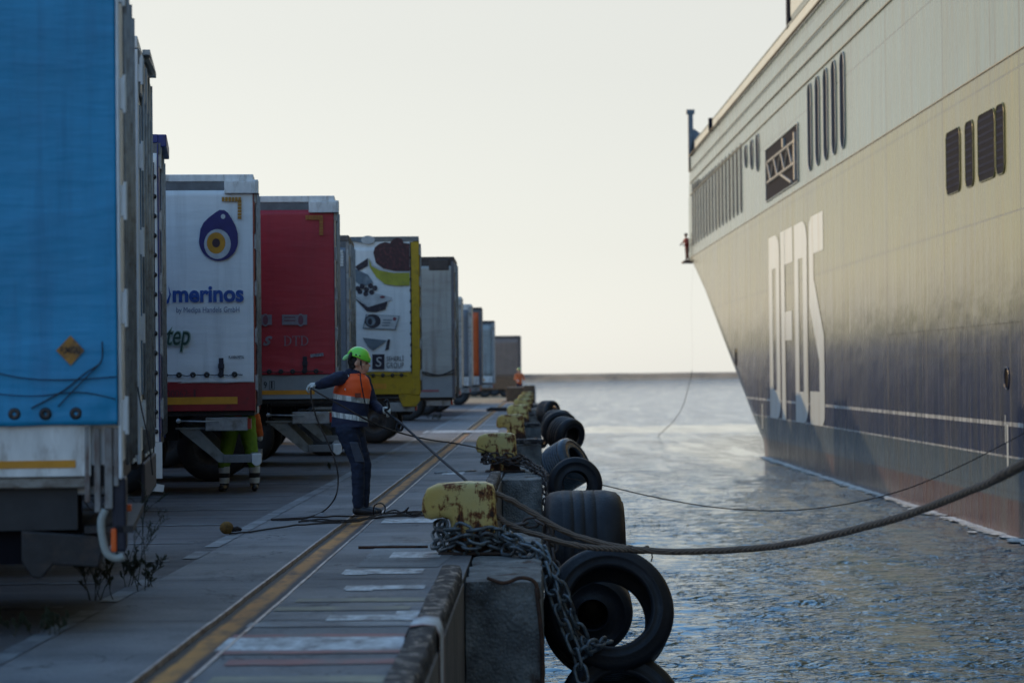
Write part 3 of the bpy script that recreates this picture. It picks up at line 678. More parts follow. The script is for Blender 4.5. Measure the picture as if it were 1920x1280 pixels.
def curtain_mat(name, col, grime=(0.08, 0.08, 0.08, 1), amt=0.3, rough=0.42, var=0.14, wr=1.0):
    if name in _m: return _m[name]
    m, t, b = base(name)
    v = t.coord(); c = (*col, 1)
    st = t.noise(t.coord((6, 6, 0.35)), 1.0, 6, 0.7); hz = t.noise(t.coord((0.5, 1, 2.4)), 1.0, 4, 0.6); n = t.noise(v, 1.3, 6, 0.65)
    cc = t.ramp(n, [(0.3, tuple(x * (1 - var) for x in col)), (0.7, tuple(min(1, x * (1 + var)) for x in col))])
    cc = t.mix(t.math('MULTIPLY', t.ramp(st, [(0.5, BW[0]), (0.8, BW[1])]), amt), cc, grime)
    cc = t.mix(t.math('MULTIPLY', t.ramp(hz, [(0.52, BW[0]), (0.75, BW[1])]), amt * 0.7), cc, grime)
    t.link(cc, b.inputs['Base Color']); b.inputs['Roughness'].default_value = rough
    bp = t.new('ShaderNodeBump'); bp.inputs['Strength'].default_value = 0.35 * wr; bp.inputs['Distance'].default_value = 0.06
    t.link(t.math('ADD', t.math('MULTIPLY', hz, 0.8), t.math('MULTIPLY', t.noise(t.coord((2.2, 1, 0.5)), 1.0, 3), 0.5)), bp.inputs['Height'])
    t.link(bp.outputs[0], b.inputs['Normal']); _m[name] = m; return m
def make_wheel(parent, x, y, r=0.50, w=0.38):
    q = MB(); q.lathe([(r * .56, -w * .42), (r * .62, -w * .5), (r * .9, -w * .5), (r * .985, -w * .40), (r, -w * .2), (r, w * .2), (r * .985, w * .4), (r * .9, w * .5), (r * .62, w * .5), (r * .56, w * .42)], 28, 'y', closed=True)
    wh = obj('wheel', q, M_rubber, parent, True); wh.location = (x, y, r)
    q = MB(); q.lathe([(0.0, -w * .30), (r * .22, -w * .34), (r * .26, -w * .12), (r * .5, -w * .08), (r * .565, -w * .4), (r * .565, w * .4), (0, w * .4)], 20, 'y')
    obj('rim', q, mat('dirty_dark_rim', (0.07, 0.07, 0.075), 0.6, 0, .3, (.03, .025, .02, 1), .5, 5), wh, True)
class Trailer: pass
LEN = 13.6
def trailer(px_r, py_top, D, theta, label, side_col, name='curtain_trailer', post=None, board=None, zc=1.38, zb=1.05,
            stripe=True, rear=None, roof=None, arm=True, ztop=None, detail=2, hidden_left=None, rail_col=None, wr=1.0, grime=0.3, length=LEN, bx=0.13, bend=None):
    T = Trailer(); p = W(px_r, py_top, D); T.h = ztop or p.z; T.theta = R(theta)
    o = thing(name, label, 'trailer', (p.x, D, 0), T.theta, 'semi-trailers parked side by side along the quay'); T.o = o; T.D = D
    h = T.h; post = post or M_galv; board = board or M_whitep; rear = rear or post; roof = roof or M_whitep
    q = MB(); q.box(-length, -0.012, 0.03, 2.545, zb + 0.06, h - 0.03); obj('body', q, rear, o, bevel=0.01)
    # curtain: sheet with folds
    nx, nz = (70, 40) if detail > 1 else (16, 10)
    x0, x1, z0, z1 = -length + .2, -bx, zc, h - 0.20
    vs = []
    for j in range(nz + 1):
        for i in range(nx + 1):
            u = i / nx; vv = j / nz; x = x1 + (x0 - x1) * (u ** 1.6); z = z0 + (z1 - z0) * vv ** 1.25
            lowf = max(0, 1 - (z - z0) / 0.55)
            y = -0.012 - wr * (0.010 * (0.5 + mnoise.noise((x * 1.1 + D, z * 0.5, 0))) + 0.022 * lowf * abs(mnoise.noise((x * 3.2 + z * 2.5 + D, z * 7, 2))))
            zz = z + (0.018 * mnoise.noise((x * 2.5, D, 0)) if j == 0 else 0)
            vs.append((x, y, zz))
    q = MB(); q.add(vs, [(j * (nx + 1) + i, j * (nx + 1) + i + 1, (j + 1) * (nx + 1) + i + 1, (j + 1) * (nx + 1) + i) for j in range(nz) for i in range(nx)])
    cu = obj('curtain', q, side_col, o, True); T.cu = cu
    s = cu.modifiers.new('thick', 'SOLIDIFY'); s.thickness = 0.003; s.offset = -1
    # roof rail, header band
    q = MB(); q.box(-length, 0.0, -0.015, 0.05, h - 0.09, h); q.box(-length, 0.0, 2.5, 2.56, h - 0.09, h); q.box(-0.06, 0.0, 0.05, 2.5, h - 0.09, h)
    obj('roof_rail', q, roof, o, bevel=0.008)
    q = MB(); q.box(-length + .05, -bx + .04, -0.006, 0.03, h - 0.21, h - 0.092); obj('header_band', q, rail_col or mat('grey_header', (0.13, 0.14, 0.155), 0.5), o)
    # rear corner posts, rear frame
    for ya, yb in ((-0.022, 0.10), (2.46, 2.56)):
        q = MB(); q.box(-bx + .002, 0.002, ya, yb, zb - 0.02, h - 0.10); obj('corner_post', q, post, o, bevel=0.01)
    if detail > 1:
        for k in range(5):
            q = MB(); zk = zb + 0.35 + k * (h - zb - 0.6) / 4; q.box(-0.008, 0.030, 0.0, 0.07, zk - 0.09, zk + 0.09); q.tube([(0.028, 0.012, zk - .11), (0.028, 0.012, zk + .11)], 0.012, 6)
            obj('hinge', q, M_rustyw if post is M_rustyw else M_galv, o)
        for yy in (0.35, 0.95, 1.55, 2.15):
            q = MB(); q.tube([(0.022, yy, zb + .05), (0.022, yy, h - .12)], 0.014, 6); obj('locking_bar', q, M_galv, o, True)
    # side board
    q = MB(); q.box(-length, -(bend if bend is not None else bx), -0.018, 0.03, zb, zc + 0.02); obj('side_board', q, board, o, bevel=0.006)
    if stripe is not False:
        za = stripe if isinstance(stripe, (list, tuple)) else (zb + 0.09, zb + 0.17, -length + .2, -bx - 0.35)
        q = MB(); q.box(za[2], za[3], -0.022, -0.0185, za[0], za[1]); obj('reflective_stripe', q, M_orange, o)
    # under-frame
    q = MB(); 
    for yy in (0.72, 1.75): q.box(-length + .3, -1.0, yy, yy + 0.12, zb - 0.38, zb + 0.05)
    for k in range(9 if detail > 1 else 4): q.box(-length + .5 + k * 1.4, -length + .6 + k * 1.4, 0.1, 2.45, zb - 0.14, zb + .05)
    q.box(-length, -bx, 0.04, 2.5, zb - .06, zb + 0.07)
    obj('chassis', q, M_chassis, o)
    if detail:
        for k in range(3):
            for yy in (0.24, 2.32): make_wheel(o, -1.75 - 1.31 * k, yy)
        q = MB()
        for k in range(3):
            q = MB(); q.tube([(-1.75 - 1.31 * k, 0.1, 0.5), (-1.75 - 1.31 * k, 2.45, 0.5)], 0.07); q.box(-2.0 - 1.31 * k, -1.5 - 1.31 * k, .65, .95, .45, .75)
            obj('axle', q, M_chassis, o)
        for ya, yb in ((2.1, 2.5), (0.06, 0.5)):
            q = MB(); q.box(-0.62, -0.1, ya, yb, 0.80, 0.97); obj('lamp_housing', q, M_galv, o, bevel=0.01)
        q = MB(); q.box(-0.10, -0.06, 0.08, 0.48, 0.82, 0.95); obj('tail_lamp', q, M_lamp, o)
    if arm:
        for yy in (0.20, 2.2):
            q = MB(); q.prism([(-0.72, 0.83), (-0.40, 0.50), (-0.40, 0.40), (-0.46, 0.40), (-0.98, 0.83)], yy, yy + 0.03)
            q.box(-1.0, -0.35, yy - 0.02, yy + 0.06, 0.82, 0.845)
            obj('underride_arm', q, mat('pale_grey_arm', (0.24, 0.25, 0.24), 0.5, 0, .2, (0.1, .09, .08, 1), .4, 4), o)
        q = MB(); q.box(-0.40, 0.03, 0.12, 0.24, 0.40, 0.50); q.box(-0.08, 0.03, 0.24, 2.42, 0.40, 0.50); ua = obj('underride_beam', q, mat('pale_grey_beam', (0.17, 0.18, 0.19), 0.5), o, bevel=0.006)
        q = MB(); q.prism([(-0.05, 0.395), (-0.01, 0.355), (0.04, 0.36), (0.07, 0.40), (0.07, 0.51), (-0.05, 0.51)], 0.085, 0.25); obj('end_cap', q, M_whitep, ua, bevel=0.01)
    return T
def eyelets(T, xs, z, rope=True):
    for x in xs:
        q = MB(); q.lathe([(0.010, -0.005), (0.024, -0.012), (0.036, -0.004), (0.036, 0.004)], 14, 'y', Matrix.Translation((x, -0.045, z)))
        obj('eyelet', q, M_eye, T.o, True)
    if rope:
        q = MB(); P = []
        xs = sorted(xs)
        for x in xs: P += [(x, -0.058, z + .004), (x + 0.10, -0.052, z - 0.006 + random.uniform(-.01, .01))]
        q.tube(P, 0.006, 5); obj('curtain_cord', q, M_cord, T.o, True)
def side(T, px, py):            # sight line meets the trailer's side -> local x, z
    d = Vector((math.cos(T.theta), math.sin(T.theta), 0)); n = Vector((math.sin(T.theta), -math.cos(T.theta), 0))
    O = Vector(T.o.location); r = ray(px, py); t_ = (O - EYE).dot(n) / r.dot(n); p = EYE + r * t_
    return (p - O).dot(d), p.z
def decal(T, mb, px0, px1, py_t, py_b, m, name='lettering', off=0.046, parent=None):
    """fit a flat mesh (0..w, 0..h in xy) on the side between two pixel corners"""
    x0, zt = side(T, px0, py_t); x1, _ = side(T, px1, py_t); _, zb_ = side(T, (px0 + px1) / 2, py_b)
    V = np.array(mb.v); lo, hi = V.min(0), V.max(0)
    sx = (x1 - x0) / max(1e-6, hi[0] - lo[0]); sz = (zt - zb_) / max(1e-6, hi[1] - lo[1])
    q = MB(); q.v = [(x0 + (a - lo[0]) * sx, -off, zb_ + (b_ - lo[1]) * sz) for a, b_, _ in mb.v]; q.f = mb.f; q.mi = mb.mi
    o = obj(name, q, m, parent or T.o); return o
def poly(pts, mb=None, mi=0):
    mb = mb or MB(); return mb.add([(x, y, 0) for x, y in pts], [tuple(range(len(pts)))], mi)
def disc(cx, cy, rx, ry=None, n=24, a0=0, a1=360):
    ry = ry or rx; return [(cx + rx * math.cos(R(a0 + (a1 - a0) * i / n)), cy + ry * math.sin(R(a0 + (a1 - a0) * i / n))) for i in range(n + (a1 - a0 < 360))]
def pxpoly(T, pts, m, name='printed_picture', off=0.047, parent=None):
    P = [side(T, x, y) for x, y in pts]; q = MB(); q.add([(a, -off, c) for a, c in P], [tuple(range(len(P)))]); return obj(name, q, m, parent or T.o)
def corner_mark(T, px0, px1, py0, py1, m, n1=6, n2=6, w=8.5):
    q = MB(); 
    for i in range(n1):
        a = px0 + (px1 - px0) * i / n1; b_ = px0 + (px1 - px0) * (i + .86) / n1
        P = [side(T, x, y) for x, y in ((a, py0 + w), (b_, py0 + w), (b_, py0), (a, py0))]; q.add([(x, -0.047, z) for x, z in P], [(0, 1, 2, 3)])
    for i in range(1, n2 + 1):
        a = py0 + (py1 - py0) * i / (n2 + 1); b_ = py0 + (py1 - py0) * (i + .86) / (n2 + 1)
        P = [side(T, x, y) for x, y in ((px1 - w * .85, b_), (px1, b_), (px1, a), (px1 - w * .85, a))]; q.add([(x, -0.047, z) for x, z in P], [(0, 1, 2, 3)])
    obj('reflective_marking', q, m, T.o)

BLUE = curtain_mat('blue_tarpaulin', (0.012, 0.27, 0.53), (0.010, 0.10, 0.24, 1), 0.5, 0.5, 0.15, 2.0)
WHITE = curtain_mat('white_tarpaulin', (0.72, 0.75, 0.77), (0.20, 0.21, 0.22, 1), 0.35, 0.5, 0.06)
RED = curtain_mat('red_tarpaulin', (0.40, 0.022, 0.038), (0.10, 0.02, 0.03, 1), 0.3, 0.5)
GREYC = curtain_mat('grey_tarpaulin', (0.17, 0.20, 0.245), (0.08, 0.09, 0.1, 1), 0.4)
DIRTYW = curtain_mat('dirty_white_tarpaulin', (0.34, 0.37, 0.37), (0.13, 0.10, 0.09, 1), 0.75)
ORNG = curtain_mat('orange_tarpaulin', (0.75, 0.13, 0.03), (0.12, 0.04, 0.03, 1), 0.4)
BROWN = curtain_mat('brown_grey_boards', (0.22, 0.155, 0.125), (0.09, 0.07, 0.06, 1), 0.5)
LBLUE = curtain_mat('light_blue_sheet', (0.10, 0.22, 0.36), (0.08, 0.09, 0.1, 1), 0.4)
M_redp2 = mat('trailer_red_paint', (0.26, 0.012, 0.018), 0.45, 0, 0.15, (0.08, 0.02, 0.02, 1), 0.3, 4)
M_dblue = mat('dark_blue_paint', (0.012, 0.03, 0.20), 0.45, 0, 0.2, (0.02, 0.02, 0.05, 1), 0.4, 5)
M_yel = mat('yellow_frame_paint', (0.48, 0.30, 0.006), 0.45, 0, 0.12, (0.16, 0.10, 0.02, 1), 0.35, 4)


# 1: the big blue one in front
T1 = trailer(222, -40, 14.0, 8.0, 'faded blue tarpaulin trailer with white rusty corner post, nearest the camera', BLUE, post=M_rustyw, board=M_whitep, rear=M_whitep, ztop=4.0,
             zc=1.21, zb=0.91, stripe=False, arm=False, wr=2.6, bx=0.022, bend=0.18)
eyelets(T1, [side(T1, x, 775)[0] for x in (-180, -105, -45, 28, 86, 143)], side(T1, 86, 775)[1], False)
x_, z_ = side(T1, 142, 862); x_, z2_ = side(T1, 142, 876)
q = MB(); q.box(-13, x_, -0.023, -0.0185, z2_, z_); obj('reflective_stripe', q, M_orange, T1.o)
pxpoly(T1, [(106, 657), (133, 629), (159, 657), (133, 685)], mat('orange_label', (0.42, 0.19, 0.03), 0.6, 0, .3, (0.12, .08, .05, 1), .5, 9), 'warning_label', 0.048)
decal(T1, text_bm('FUMIGAS', bold=0.02), 114, 152, 650, 663, mat('label_print', (0.03, 0.02, 0.02), 0.6), off=0.0495)
q = MB(); P = [side(T1, *p) for p in ((192, 640), (190, 678), (160, 700), (120, 732), (60, 765))]; q.tube(spline([(a, -0.06, c) for a, c in P], 5), 0.0045, 5)
P = [side(T1, *p) for p in ((190, 680), (150, 720), (110, 762))]; q.tube(spline([(a, -0.062, c) for a, c in P], 5), 0.004, 5)
P = [side(T1, *p) for p in ((-40, 690), (40, 708), (120, 712), (220, 706))]; q.tube(spline([(a, -0.058, c) for a, c in P], 5), 0.0035, 5)
P = [side(T1, *p) for p in ((-40, 735), (60, 742), (150, 735), (218, 748))]; q.tube(spline([(a, -0.058, c) for a, c in P], 5), 0.003, 5)
obj('curtain_cord', q, M_cord, T1.o, True)
q = MB(); q.box(-0.215, -0.185, -0.02, 0.04, 0.76, 1.20); q.box(-0.10, -0.055, -0.028, 0.04, 0.72, 1.19); q.box(-0.16, -0.125, -0.012, 0.04, 0.7, 1.19); q.box(-0.05, -0.02, -0.02, 0.03, 0.85, 1.19)
obj('corner_upright', q, mat('rusty_grey_upright', (0.26, 0.26, 0.26), 0.6, 0, .3, (0.10, 0.05, 0.035, 1), .6, 4, (1, 1, .5)), T1.o, bevel=0.006)
q = MB(); q.box(-13, -0.20, 0.0, 0.1, 0.845, 0.905); obj('sill_beam', q, mat('rusty_sill', (0.30, 0.29, 0.27), 0.6, 0, .3, (0.07, 0.035, 0.02, 1), 0.75, 3, (1, 1, 2)), T1.o, bevel=0.01)
q = MB(); q.box(-6, -0.26, 0.05, 0.2, 0.60, 0.84); obj('frame_rail', q, mat('grey_frame_rail', (0.03, 0.03, 0.034), 0.7), T1.o)
q = MB(); q.box(-13, -0.55, 0.12, 0.16, 0.40, 0.84); q.box(-0.55, -0.24, 0.16, 0.2, 0.46, 0.84); obj('underside_dark_fill', q, mat('black_dark_fill', (0.008, 0.008, 0.012), 0.9, spec=0.1), T1.o)  # black boxes added to fill in the dark below the sill
q = MB(); q.box(-0.06, 0.02, 0.0, 0.30, 0.47, 0.90); obj('rubber_buffer', q, mat('navy_rubber', (0.012, 0.016, 0.035), 0.55), T1.o, bevel=0.015)
q = MB(); q.box(-0.22, 0.06, 0.0, 2.5, 0.58, 0.62); obj('bumper_shelf', q, M_chassis, T1.o)
q = MB(); q.prism([(-0.58, 0.42), (-0.52, 0.33), (-0.47, 0.32), (-0.4, 0.40), (-0.14, 0.38), (-0.1, 0.56), (-0.58, 0.60)], 0.02, 2.4); obj('mudguard', q, M_chassis, T1.o, bevel=0.01)
P = [side(T1, *p) for p in ((198, 955), (190, 975), (192, 1005), (200, 1035), (218, 1046), (232, 1042))]
q = MB(); q.tube(spline([(a, 0.0, c) for a, c in P], 5), 0.024, 10); obj('bumper_hoop', q, mat('pale_hoop', (0.32, 0.35, 0.34), 0.5, 0, .15), T1.o, True)
P = [side(T1, *p) for p in ((230, 955), (222, 975), (214, 992))]
q = MB(); q.tube([(a, 0.05, c) for a, c in P], 0.022, 8); obj('bumper_hoop', q, _m['pale_hoop'], T1.o, True)
x_, z_ = side(T1, 208, 990); x2_, z2_ = side(T1, 219, 1034); q = MB(); q.box(x_, x2_, -0.02, 0.03, z2_, z_); obj('tail_lamp', q, M_olamp, T1.o, bevel=0.008)
x_, z_ = side(T1, 238, 952); q = MB(); q.box(x_ - .01, x_ + .02, 0.2, 0.25, z_ - .03, z_ + .01); obj('marker_lamp', q, M_olamp, T1.o, bevel=0.004)
# 2: white rear posts, rusty
T2 = trailer(258, 68, 18.0, 7.2, 'white trailer showing only rusty rear posts, just behind the blue tarpaulin trailer', LBLUE, post=M_rustyw, board=M_whitep, zc=1.1, zb=0.85,
             rear=M_whitep, arm=False, bx=0.03)
q = MB(); q.box(0.0, 0.02, 0.02, 2.5, T2.h - 0.42, T2.h - 0.10); obj('header_box', q, M_galv, T2.o, bevel=0.02)
q = MB(); q.tube(spline([(0.02, 1.0, T2.h - .03), (0.06, 1.3, T2.h - .1), (0.03, 1.8, T2.h - .02)], 5), 0.03, 6); q.box(0.0, 0.06, 0.9, 2.4, T2.h - .02, T2.h + .02); obj('roof_cap', q, M_galv, T2.o)
q = MB(); q.box(0.0, 0.012, 0.15, 0.6, 1.35, T2.h - 0.5); obj('blue_panel', q, LBLUE, T2.o)
for y0 in (0.70, 1.30, 1.95):
    q = MB(); q.box(0.0, 0.014, y0, y0 + 0.28, 0.86, T2.h - 0.43); obj('rear_post', q, M_rustyw, T2.o, bevel=0.008)
q = MB(); q.box(0.0, 0.03, 0.0, 2.5, 0.55, 0.84); obj('rubber_buffer', q, mat('grey_rubber', (0.045, 0.04, 0.05), 0.7), T2.o, bevel=0.02)
q = MB(); P = [W(258, 725, 17.9), W(266, 770, 17.85), W(279, 830, 17.8), W(286, 890, 17.8)]; q.tube(spline(P, 5), 0.006, 5); obj('hanging_strap', q, M_cord, T2.o, True, True)
# 3: dark blue frame
T3 = trailer(296, 252, 25.3, 7.7, 'trailer with a dark blue rear frame and pale strip of buckles', WHITE, post=M_dblue, board=M_whitep, rear=M_dblue, roof=M_dblue, arm=False, zc=1.05, zb=0.8, bx=0.012)
q = MB(); 
for k in range(15):
    z = T3.h - 0.45 - k * 0.205; q = MB(); q.lathe([(0.0, -0.02), (0.02, -0.018), (0.028, 0)], 10, 'y', Matrix.Translation((-0.045, -0.04, z))); obj('buckle', q, M_eye, T3.o, True)
q = MB(); q.tube([(-0.045, -0.05, 0.95), (-0.045, -0.05, T3.h - .3)], 0.006, 5)
obj('curtain_cord', q, M_cord, T3.o, True)
q = MB(); q.box(-0.03, 0.09, 0.0, 1.5, T3.h - .13, T3.h + .0); obj('roof_cap', q, M_dblue, T3.o, bevel=.01)
x_, z_ = side(T3, 296, 905); q = MB(); q.prism([(-.09, z_ - .08), (0.03, z_ - .09), (0.04, z_ - .02), (-.07, z_)], -0.1, -0.07); q.box(-.06, 0.02, -.08, -.06, z_ + 0.05, 0.8); obj('mud_flap', q, M_wtape, T3.o)
# 4: white with the blue bead picture
T4 = trailer(475, 327, 30.1, 5.3, 'white tarpaulin trailer with a blue bead emblem and red lower board', WHITE, post=M_redp2, board=M_redp2, rear=M_redp2, zc=1.40, zb=1.05,
             stripe=(1.135, 1.225, -8, -0.22), bx=0.01, bend=0.0)
eyelets(T4, [side(T4, x, 702)[0] for x in range(258, 460, 26)], side(T4, 400, 702)[1])
corner_mark(T4, 416, 453, 370, 412, mat('amber_marking', (0.36, 0.17, 0.02), 0.4))
NB = mat('printed_navy', (0.018, 0.015, 0.13), 0.5); WP = mat('printed_white', (0.46, 0.48, 0.50), 0.5); AM = mat('printed_amber', (0.50, 0.22, 0.01), 0.5); BR = mat('printed_maroon', (0.035, 0.012, 0.02), 0.5)
P = disc(410, 450, 36, 39, 30, -35, 215); P = [(2 * 410 - x, 2 * 450 - y) for x, y in P]
bead = [(x, y) for x, y in disc(410, 452, 36.5, 37, 40, 0, 180)] + [(376, 430), (382, 418), (392, 408), (404, 399), (412, 394), (421, 394.5), (428, 400), (435, 411), (442, 424), (446, 438)]
pxpoly(T4, bead[::-1], NB, 'emblem', 0.046); pxpoly(T4, disc(408, 458, 25, 28), WP, 'emblem', 0.0475); pxpoly(T4, disc(405.5, 456, 17.5, 20), AM, 'emblem', 0.049)
pxpoly(T4, disc(405.5, 456, 7.5, 8.5), BR, 'emblem', 0.0505); pxpoly(T4, disc(418.5, 406.5, 4.2, 4.6), WP, 'emblem', 0.0475)
MBLUE = mat('printed_blue', (0.012, 0.07, 0.30), 0.5); PG = mat('printed_green', (0.008, 0.05, 0.035), 0.5); PGL = mat('printed_pale_green', (0.30, 0.38, 0.33), 0.5)
decal(T4, text_bm('merinos', bold=0.035), 324, 457, 537, 567, MBLUE)
decal(T4, text_bm('by Medipa Handels GmbH'), 331, 449, 576, 589, mat('printed_slate', (0.06, 0.09, 0.2), 0.5))
pxpoly(T4, [(296, 552), (304, 568), (312, 566), (318, 553), (316, 535), (321, 552), (317, 568), (306, 574), (296, 570)][::-1], MBLUE, 'emblem')
decal(T4, text_bm('Antep', bold=0.045, shear=0.25), 268, 358, 608, 661, PGL, off=0.046)
decal(T4, text_bm('Antep', bold=0.005, shear=0.25), 270, 356, 610, 659, PG, off=0.048)
decal(T4, text_bm('PLANEN-PISTOL', bold=0.03), 429, 458, 667, 672, mat('printed_black', (0.02, 0.02, 0.025), 0.5))
decal(T4, text_bm('00062'), 312, 352, 731, 745, mat('stencil_dark_red', (0.10, 0.02, 0.025), 0.6), off=0.021)
decal(T4, text_bm('1'), 363, 367, 730, 746, _m['stencil_dark_red'], off=0.021)
# 5: red
T5 = trailer(627, 367, 34.0, 3.7, 'dark red tarpaulin trailer with small grey serif letters', RED, post=M_galv, board=mat('pale_grey_board', (0.25, 0.29, 0.32), 0.5, 0, .1), rear=M_galv,
             zc=1.49, zb=1.15, stripe=(1.215, 1.275, -8, -0.30), bx=0.012, bend=0.02)
eyelets(T5, [side(T5, x, 696)[0] for x in range(461, 610, 22)], side(T5, 550, 696)[1])
corner_mark(T5, 573, 606, 404, 442, mat('dull_amber_marking', (0.36, 0.13, 0.02), 0.4))
GP = mat('printed_grey', (0.20, 0.19, 0.23), 0.5); GP2 = mat('printed_dull_red', (0.15, 0.05, 0.08), 0.5)
def serif_D(x0, mb):
    poly([(x0, 0), (x0 + .16, 0), (x0 + .16, .05), (x0, .05)], mb); poly([(x0, .95), (x0 + .3, .95), (x0 + .3, 1), (x0, 1)], mb); poly([(x0 + .1, 0), (x0 + .2, 0), (x0 + .2, 1), (x0 + .1, 1)], mb)
    A_ = disc(x0 + .3, .5, .5, .5, 16, -90, 90); B_ = disc(x0 + .3, .5, .39, .45, 16, -90, 90)
    for i in range(16): poly([A_[i], A_[i + 1], B_[i + 1], B_[i]], mb)
    poly([(x0 + .16, 0), (x0 + .3, 0), (x0 + .3, .05), (x0 + .16, .05)], mb)
mb = MB(); serif_D(0, mb); serif_D(1.75, mb)
poly([(.9, .94), (1.68, .94), (1.68, 1), (.9, 1)], mb); poly([(1.24, 0), (1.34, 0), (1.34, 1), (1.24, 1)], mb); poly([(.9, .78), (.94, .78), (.96, 1), (.9, 1)], mb); poly([(1.64, .78), (1.68, .78), (1.68, 1), (1.62, 1)], mb); poly([(1.14, 0), (1.44, 0), (1.44, .05), (1.14, .05)], mb)
decal(T5, mb, 532, 578, 630, 648, GP)
for (a, b_) in ((529, 576), (463, 510)):
    pxpoly(T5, [(a, 590), (b_, 590), (b_, 609), (a, 609)][::-1], GP, 'printed_badge', 0.046); pxpoly(T5, disc(b_ - 12, 600, 7, 12), GP, 'printed_badge', 0.047); pxpoly(T5, disc(b_ - 12, 600, 5, 9), GP2, 'printed_badge', 0.0485)
    pxpoly(T5, [(a + 4, 594), (b_ - 22, 594), (b_ - 22, 596), (a + 4, 596)][::-1], GP2, 'printed_badge', 0.0485); pxpoly(T5, [(a + 4, 600), (b_ - 22, 600), (b_ - 22, 602), (a + 4, 602)][::-1], GP2, 'printed_badge', 0.0485)
decal(T5, text_bm('S', bold=0.05, shear=0.4), 493, 511, 630, 648, GP)
pxpoly(T5, [(582, 664), (606, 661), (607, 667), (582, 670)][::-1], mat('sticker_pale', (0.30, 0.32, 0.36), 0.5, 0, .4, (0.05, .05, .1, 1), .8, 30), 'sticker')
decal(T5, text_bm('9', bold=.02), 494.5, 500.5, 715, 728, mat('printed_ink', (0.02, 0.03, 0.04), 0.5), off=0.021)
decal(T5, text_bm('1', bold=.02), 508, 511, 715, 728, _m['printed_ink'], off=0.021)
for r_ in ((505, 715, 506, 730), (514, 715, 515, 730), (505, 714, 515, 715), (505, 729.5, 515, 730.5)): pxpoly(T5, [(r_[0], r_[1]), (r_[0], r_[3]), (r_[2], r_[3]), (r_[2], r_[1])], _m['printed_ink'], 'lettering', 0.021)
for T, px, y0, y1 in ((T4, 415, 671, 706), (T5, 572, 668, 698)):
    a = side(T, px, y0); c = side(T, px, y1); q = MB(); q.box(a[0] - .03, a[0] + .03, -0.062, -0.05, c[1], a[1]); q.box(a[0] - .038, a[0] + .038, -0.075, -0.058, a[1] - .13, a[1] - .07); obj('strap', q, M_strap, T.o, bevel=.004)
for T, k in ((T4, 1), (T5, 1)):          # loose roof corner flap and dashed reflective edging on the rear post
    q = MB(); q.box(-0.36, 0.03, -0.075, -0.02, T.h - .24, T.h - .09); q.box(-.05, 0.06, -.06, .2, T.h - .24, T.h - .07); obj('roof_corner_flap', q, M_whitep, T.o, bevel=.006)
q = MB(); z = 1.0; k = 0
while z < T4.h - .35:
    L = 0.45 if k % 2 else 0.14; q.box(0.001, 0.006, 0.9, 1.6, z, min(z + L, T4.h - .3)); z += L + 0.05; k += 1
obj('reflective_marking', q, M_wtape, T4.o)
for T in (T4, T5):
    q = MB(); q.tube([(-0.95, -0.03, 0.93), (-0.45, -0.03, 0.915)], 0.011, 6); q.lathe([(0, -.02), (.03, -.02), (.03, .02), (0, .02)], 10, 'y', Matrix.Translation((-0.95, -0.03, .93))); obj('handle_rod', q, M_galv, T.o, True)
# 6: grey with white marks
T6 = trailer(654, 441, 39.2, 2.5, 'plain grey trailer, a narrow slice between the red and the yellow framed ones', GREYC, post=M_galv, board=mat('blue_grey_board', (0.12, 0.14, 0.18), .5), roof=mat('old_planks', (0.16, 0.14, 0.13), 0.7, 0, .3, (.06, .05, .05, 1), .5, 6, (1, 1, 6)), rear=M_galv, bx=0.05)
corner_mark(T6, 630, 644, 469, 500, M_wtape, 2, 5, 6.5)
# 7: printed food picture, yellow frame
T7 = trailer(785, 443, 44.4, 2.6, 'trailer with a yellow frame and a printed picture of a bowl of berries', WHITE, post=M_yel, board=M_yel, rear=M_yel, roof=mat('thin_grey_roof', (0.2, 0.2, 0.2), .5), zc=1.53, zb=1.12,
             stripe=(1.22, 1.32, -6, -0.62), bx=0.15, bend=0.03, rail_col=WHITE, arm=False)
PY = mat('printed_bowl_yellow', (0.34, 0.33, 0.03), 0.45, 0, .3, (.16, .2, .06, 1), .3, 2); PB = mat('printed_berries', (0.045, 0.012, 0.02), .5, 0, .6, (0.16, 0.04, 0.05, 1), .45, 16); PS = mat('printed_cloth_shade', (0.13, 0.17, 0.21), .5, 0, .2, (0.3, 0.33, .36, 1), .3, 3); PD = mat('printed_dark', (0.02, 0.016, 0.03), .5, 0, .3, (0.08, .07, .08, 1), .4, 10)
pxpoly(T7, [(666, 500), (690, 484), (690, 498), (672, 508)], PD, off=.046); pxpoly(T7, [(657, 500), (690, 515), (700, 530), (680, 538), (657, 520)], PS, off=.046)
pxpoly(T7, [(657, 445), (677, 445), (682, 456), (660, 452)], PS, off=.046); pxpoly(T7, disc(690, 450, 13, 8), WP, off=.0475)
pxpoly(T7, [(691, 484), (697, 497), (711, 505), (735, 510), (768, 511), (768, 535), (745, 536), (722, 533), (706, 520), (694, 502)], PY, off=.047)
pxpoly(T7, [(692, 483), (700, 497), (716, 505), (740, 509), (768, 509), (768, 511.5), (738, 512), (712, 507), (697, 499)], WP, off=.0485)
pxpoly(T7, [(700, 474), (703, 464), (712, 457), (722, 454), (731, 456), (737, 449), (746, 445.5), (754, 449), (757, 456), (768, 457), (768, 508), (742, 508), (718, 503), (705, 493)], PB, off=.050)
pxpoly(T7, [(660, 550), (672, 545), (715, 552), (736, 558), (733, 563), (700, 575), (690, 575)], WP, off=.0475)
for cx, cy in ((679, 537), (687, 543), (695, 536), (703, 540), (675, 547), (697, 548), (686, 551), (671, 541)): pxpoly(T7, disc(cx, cy, 5, 5, 10), PD, off=.049)
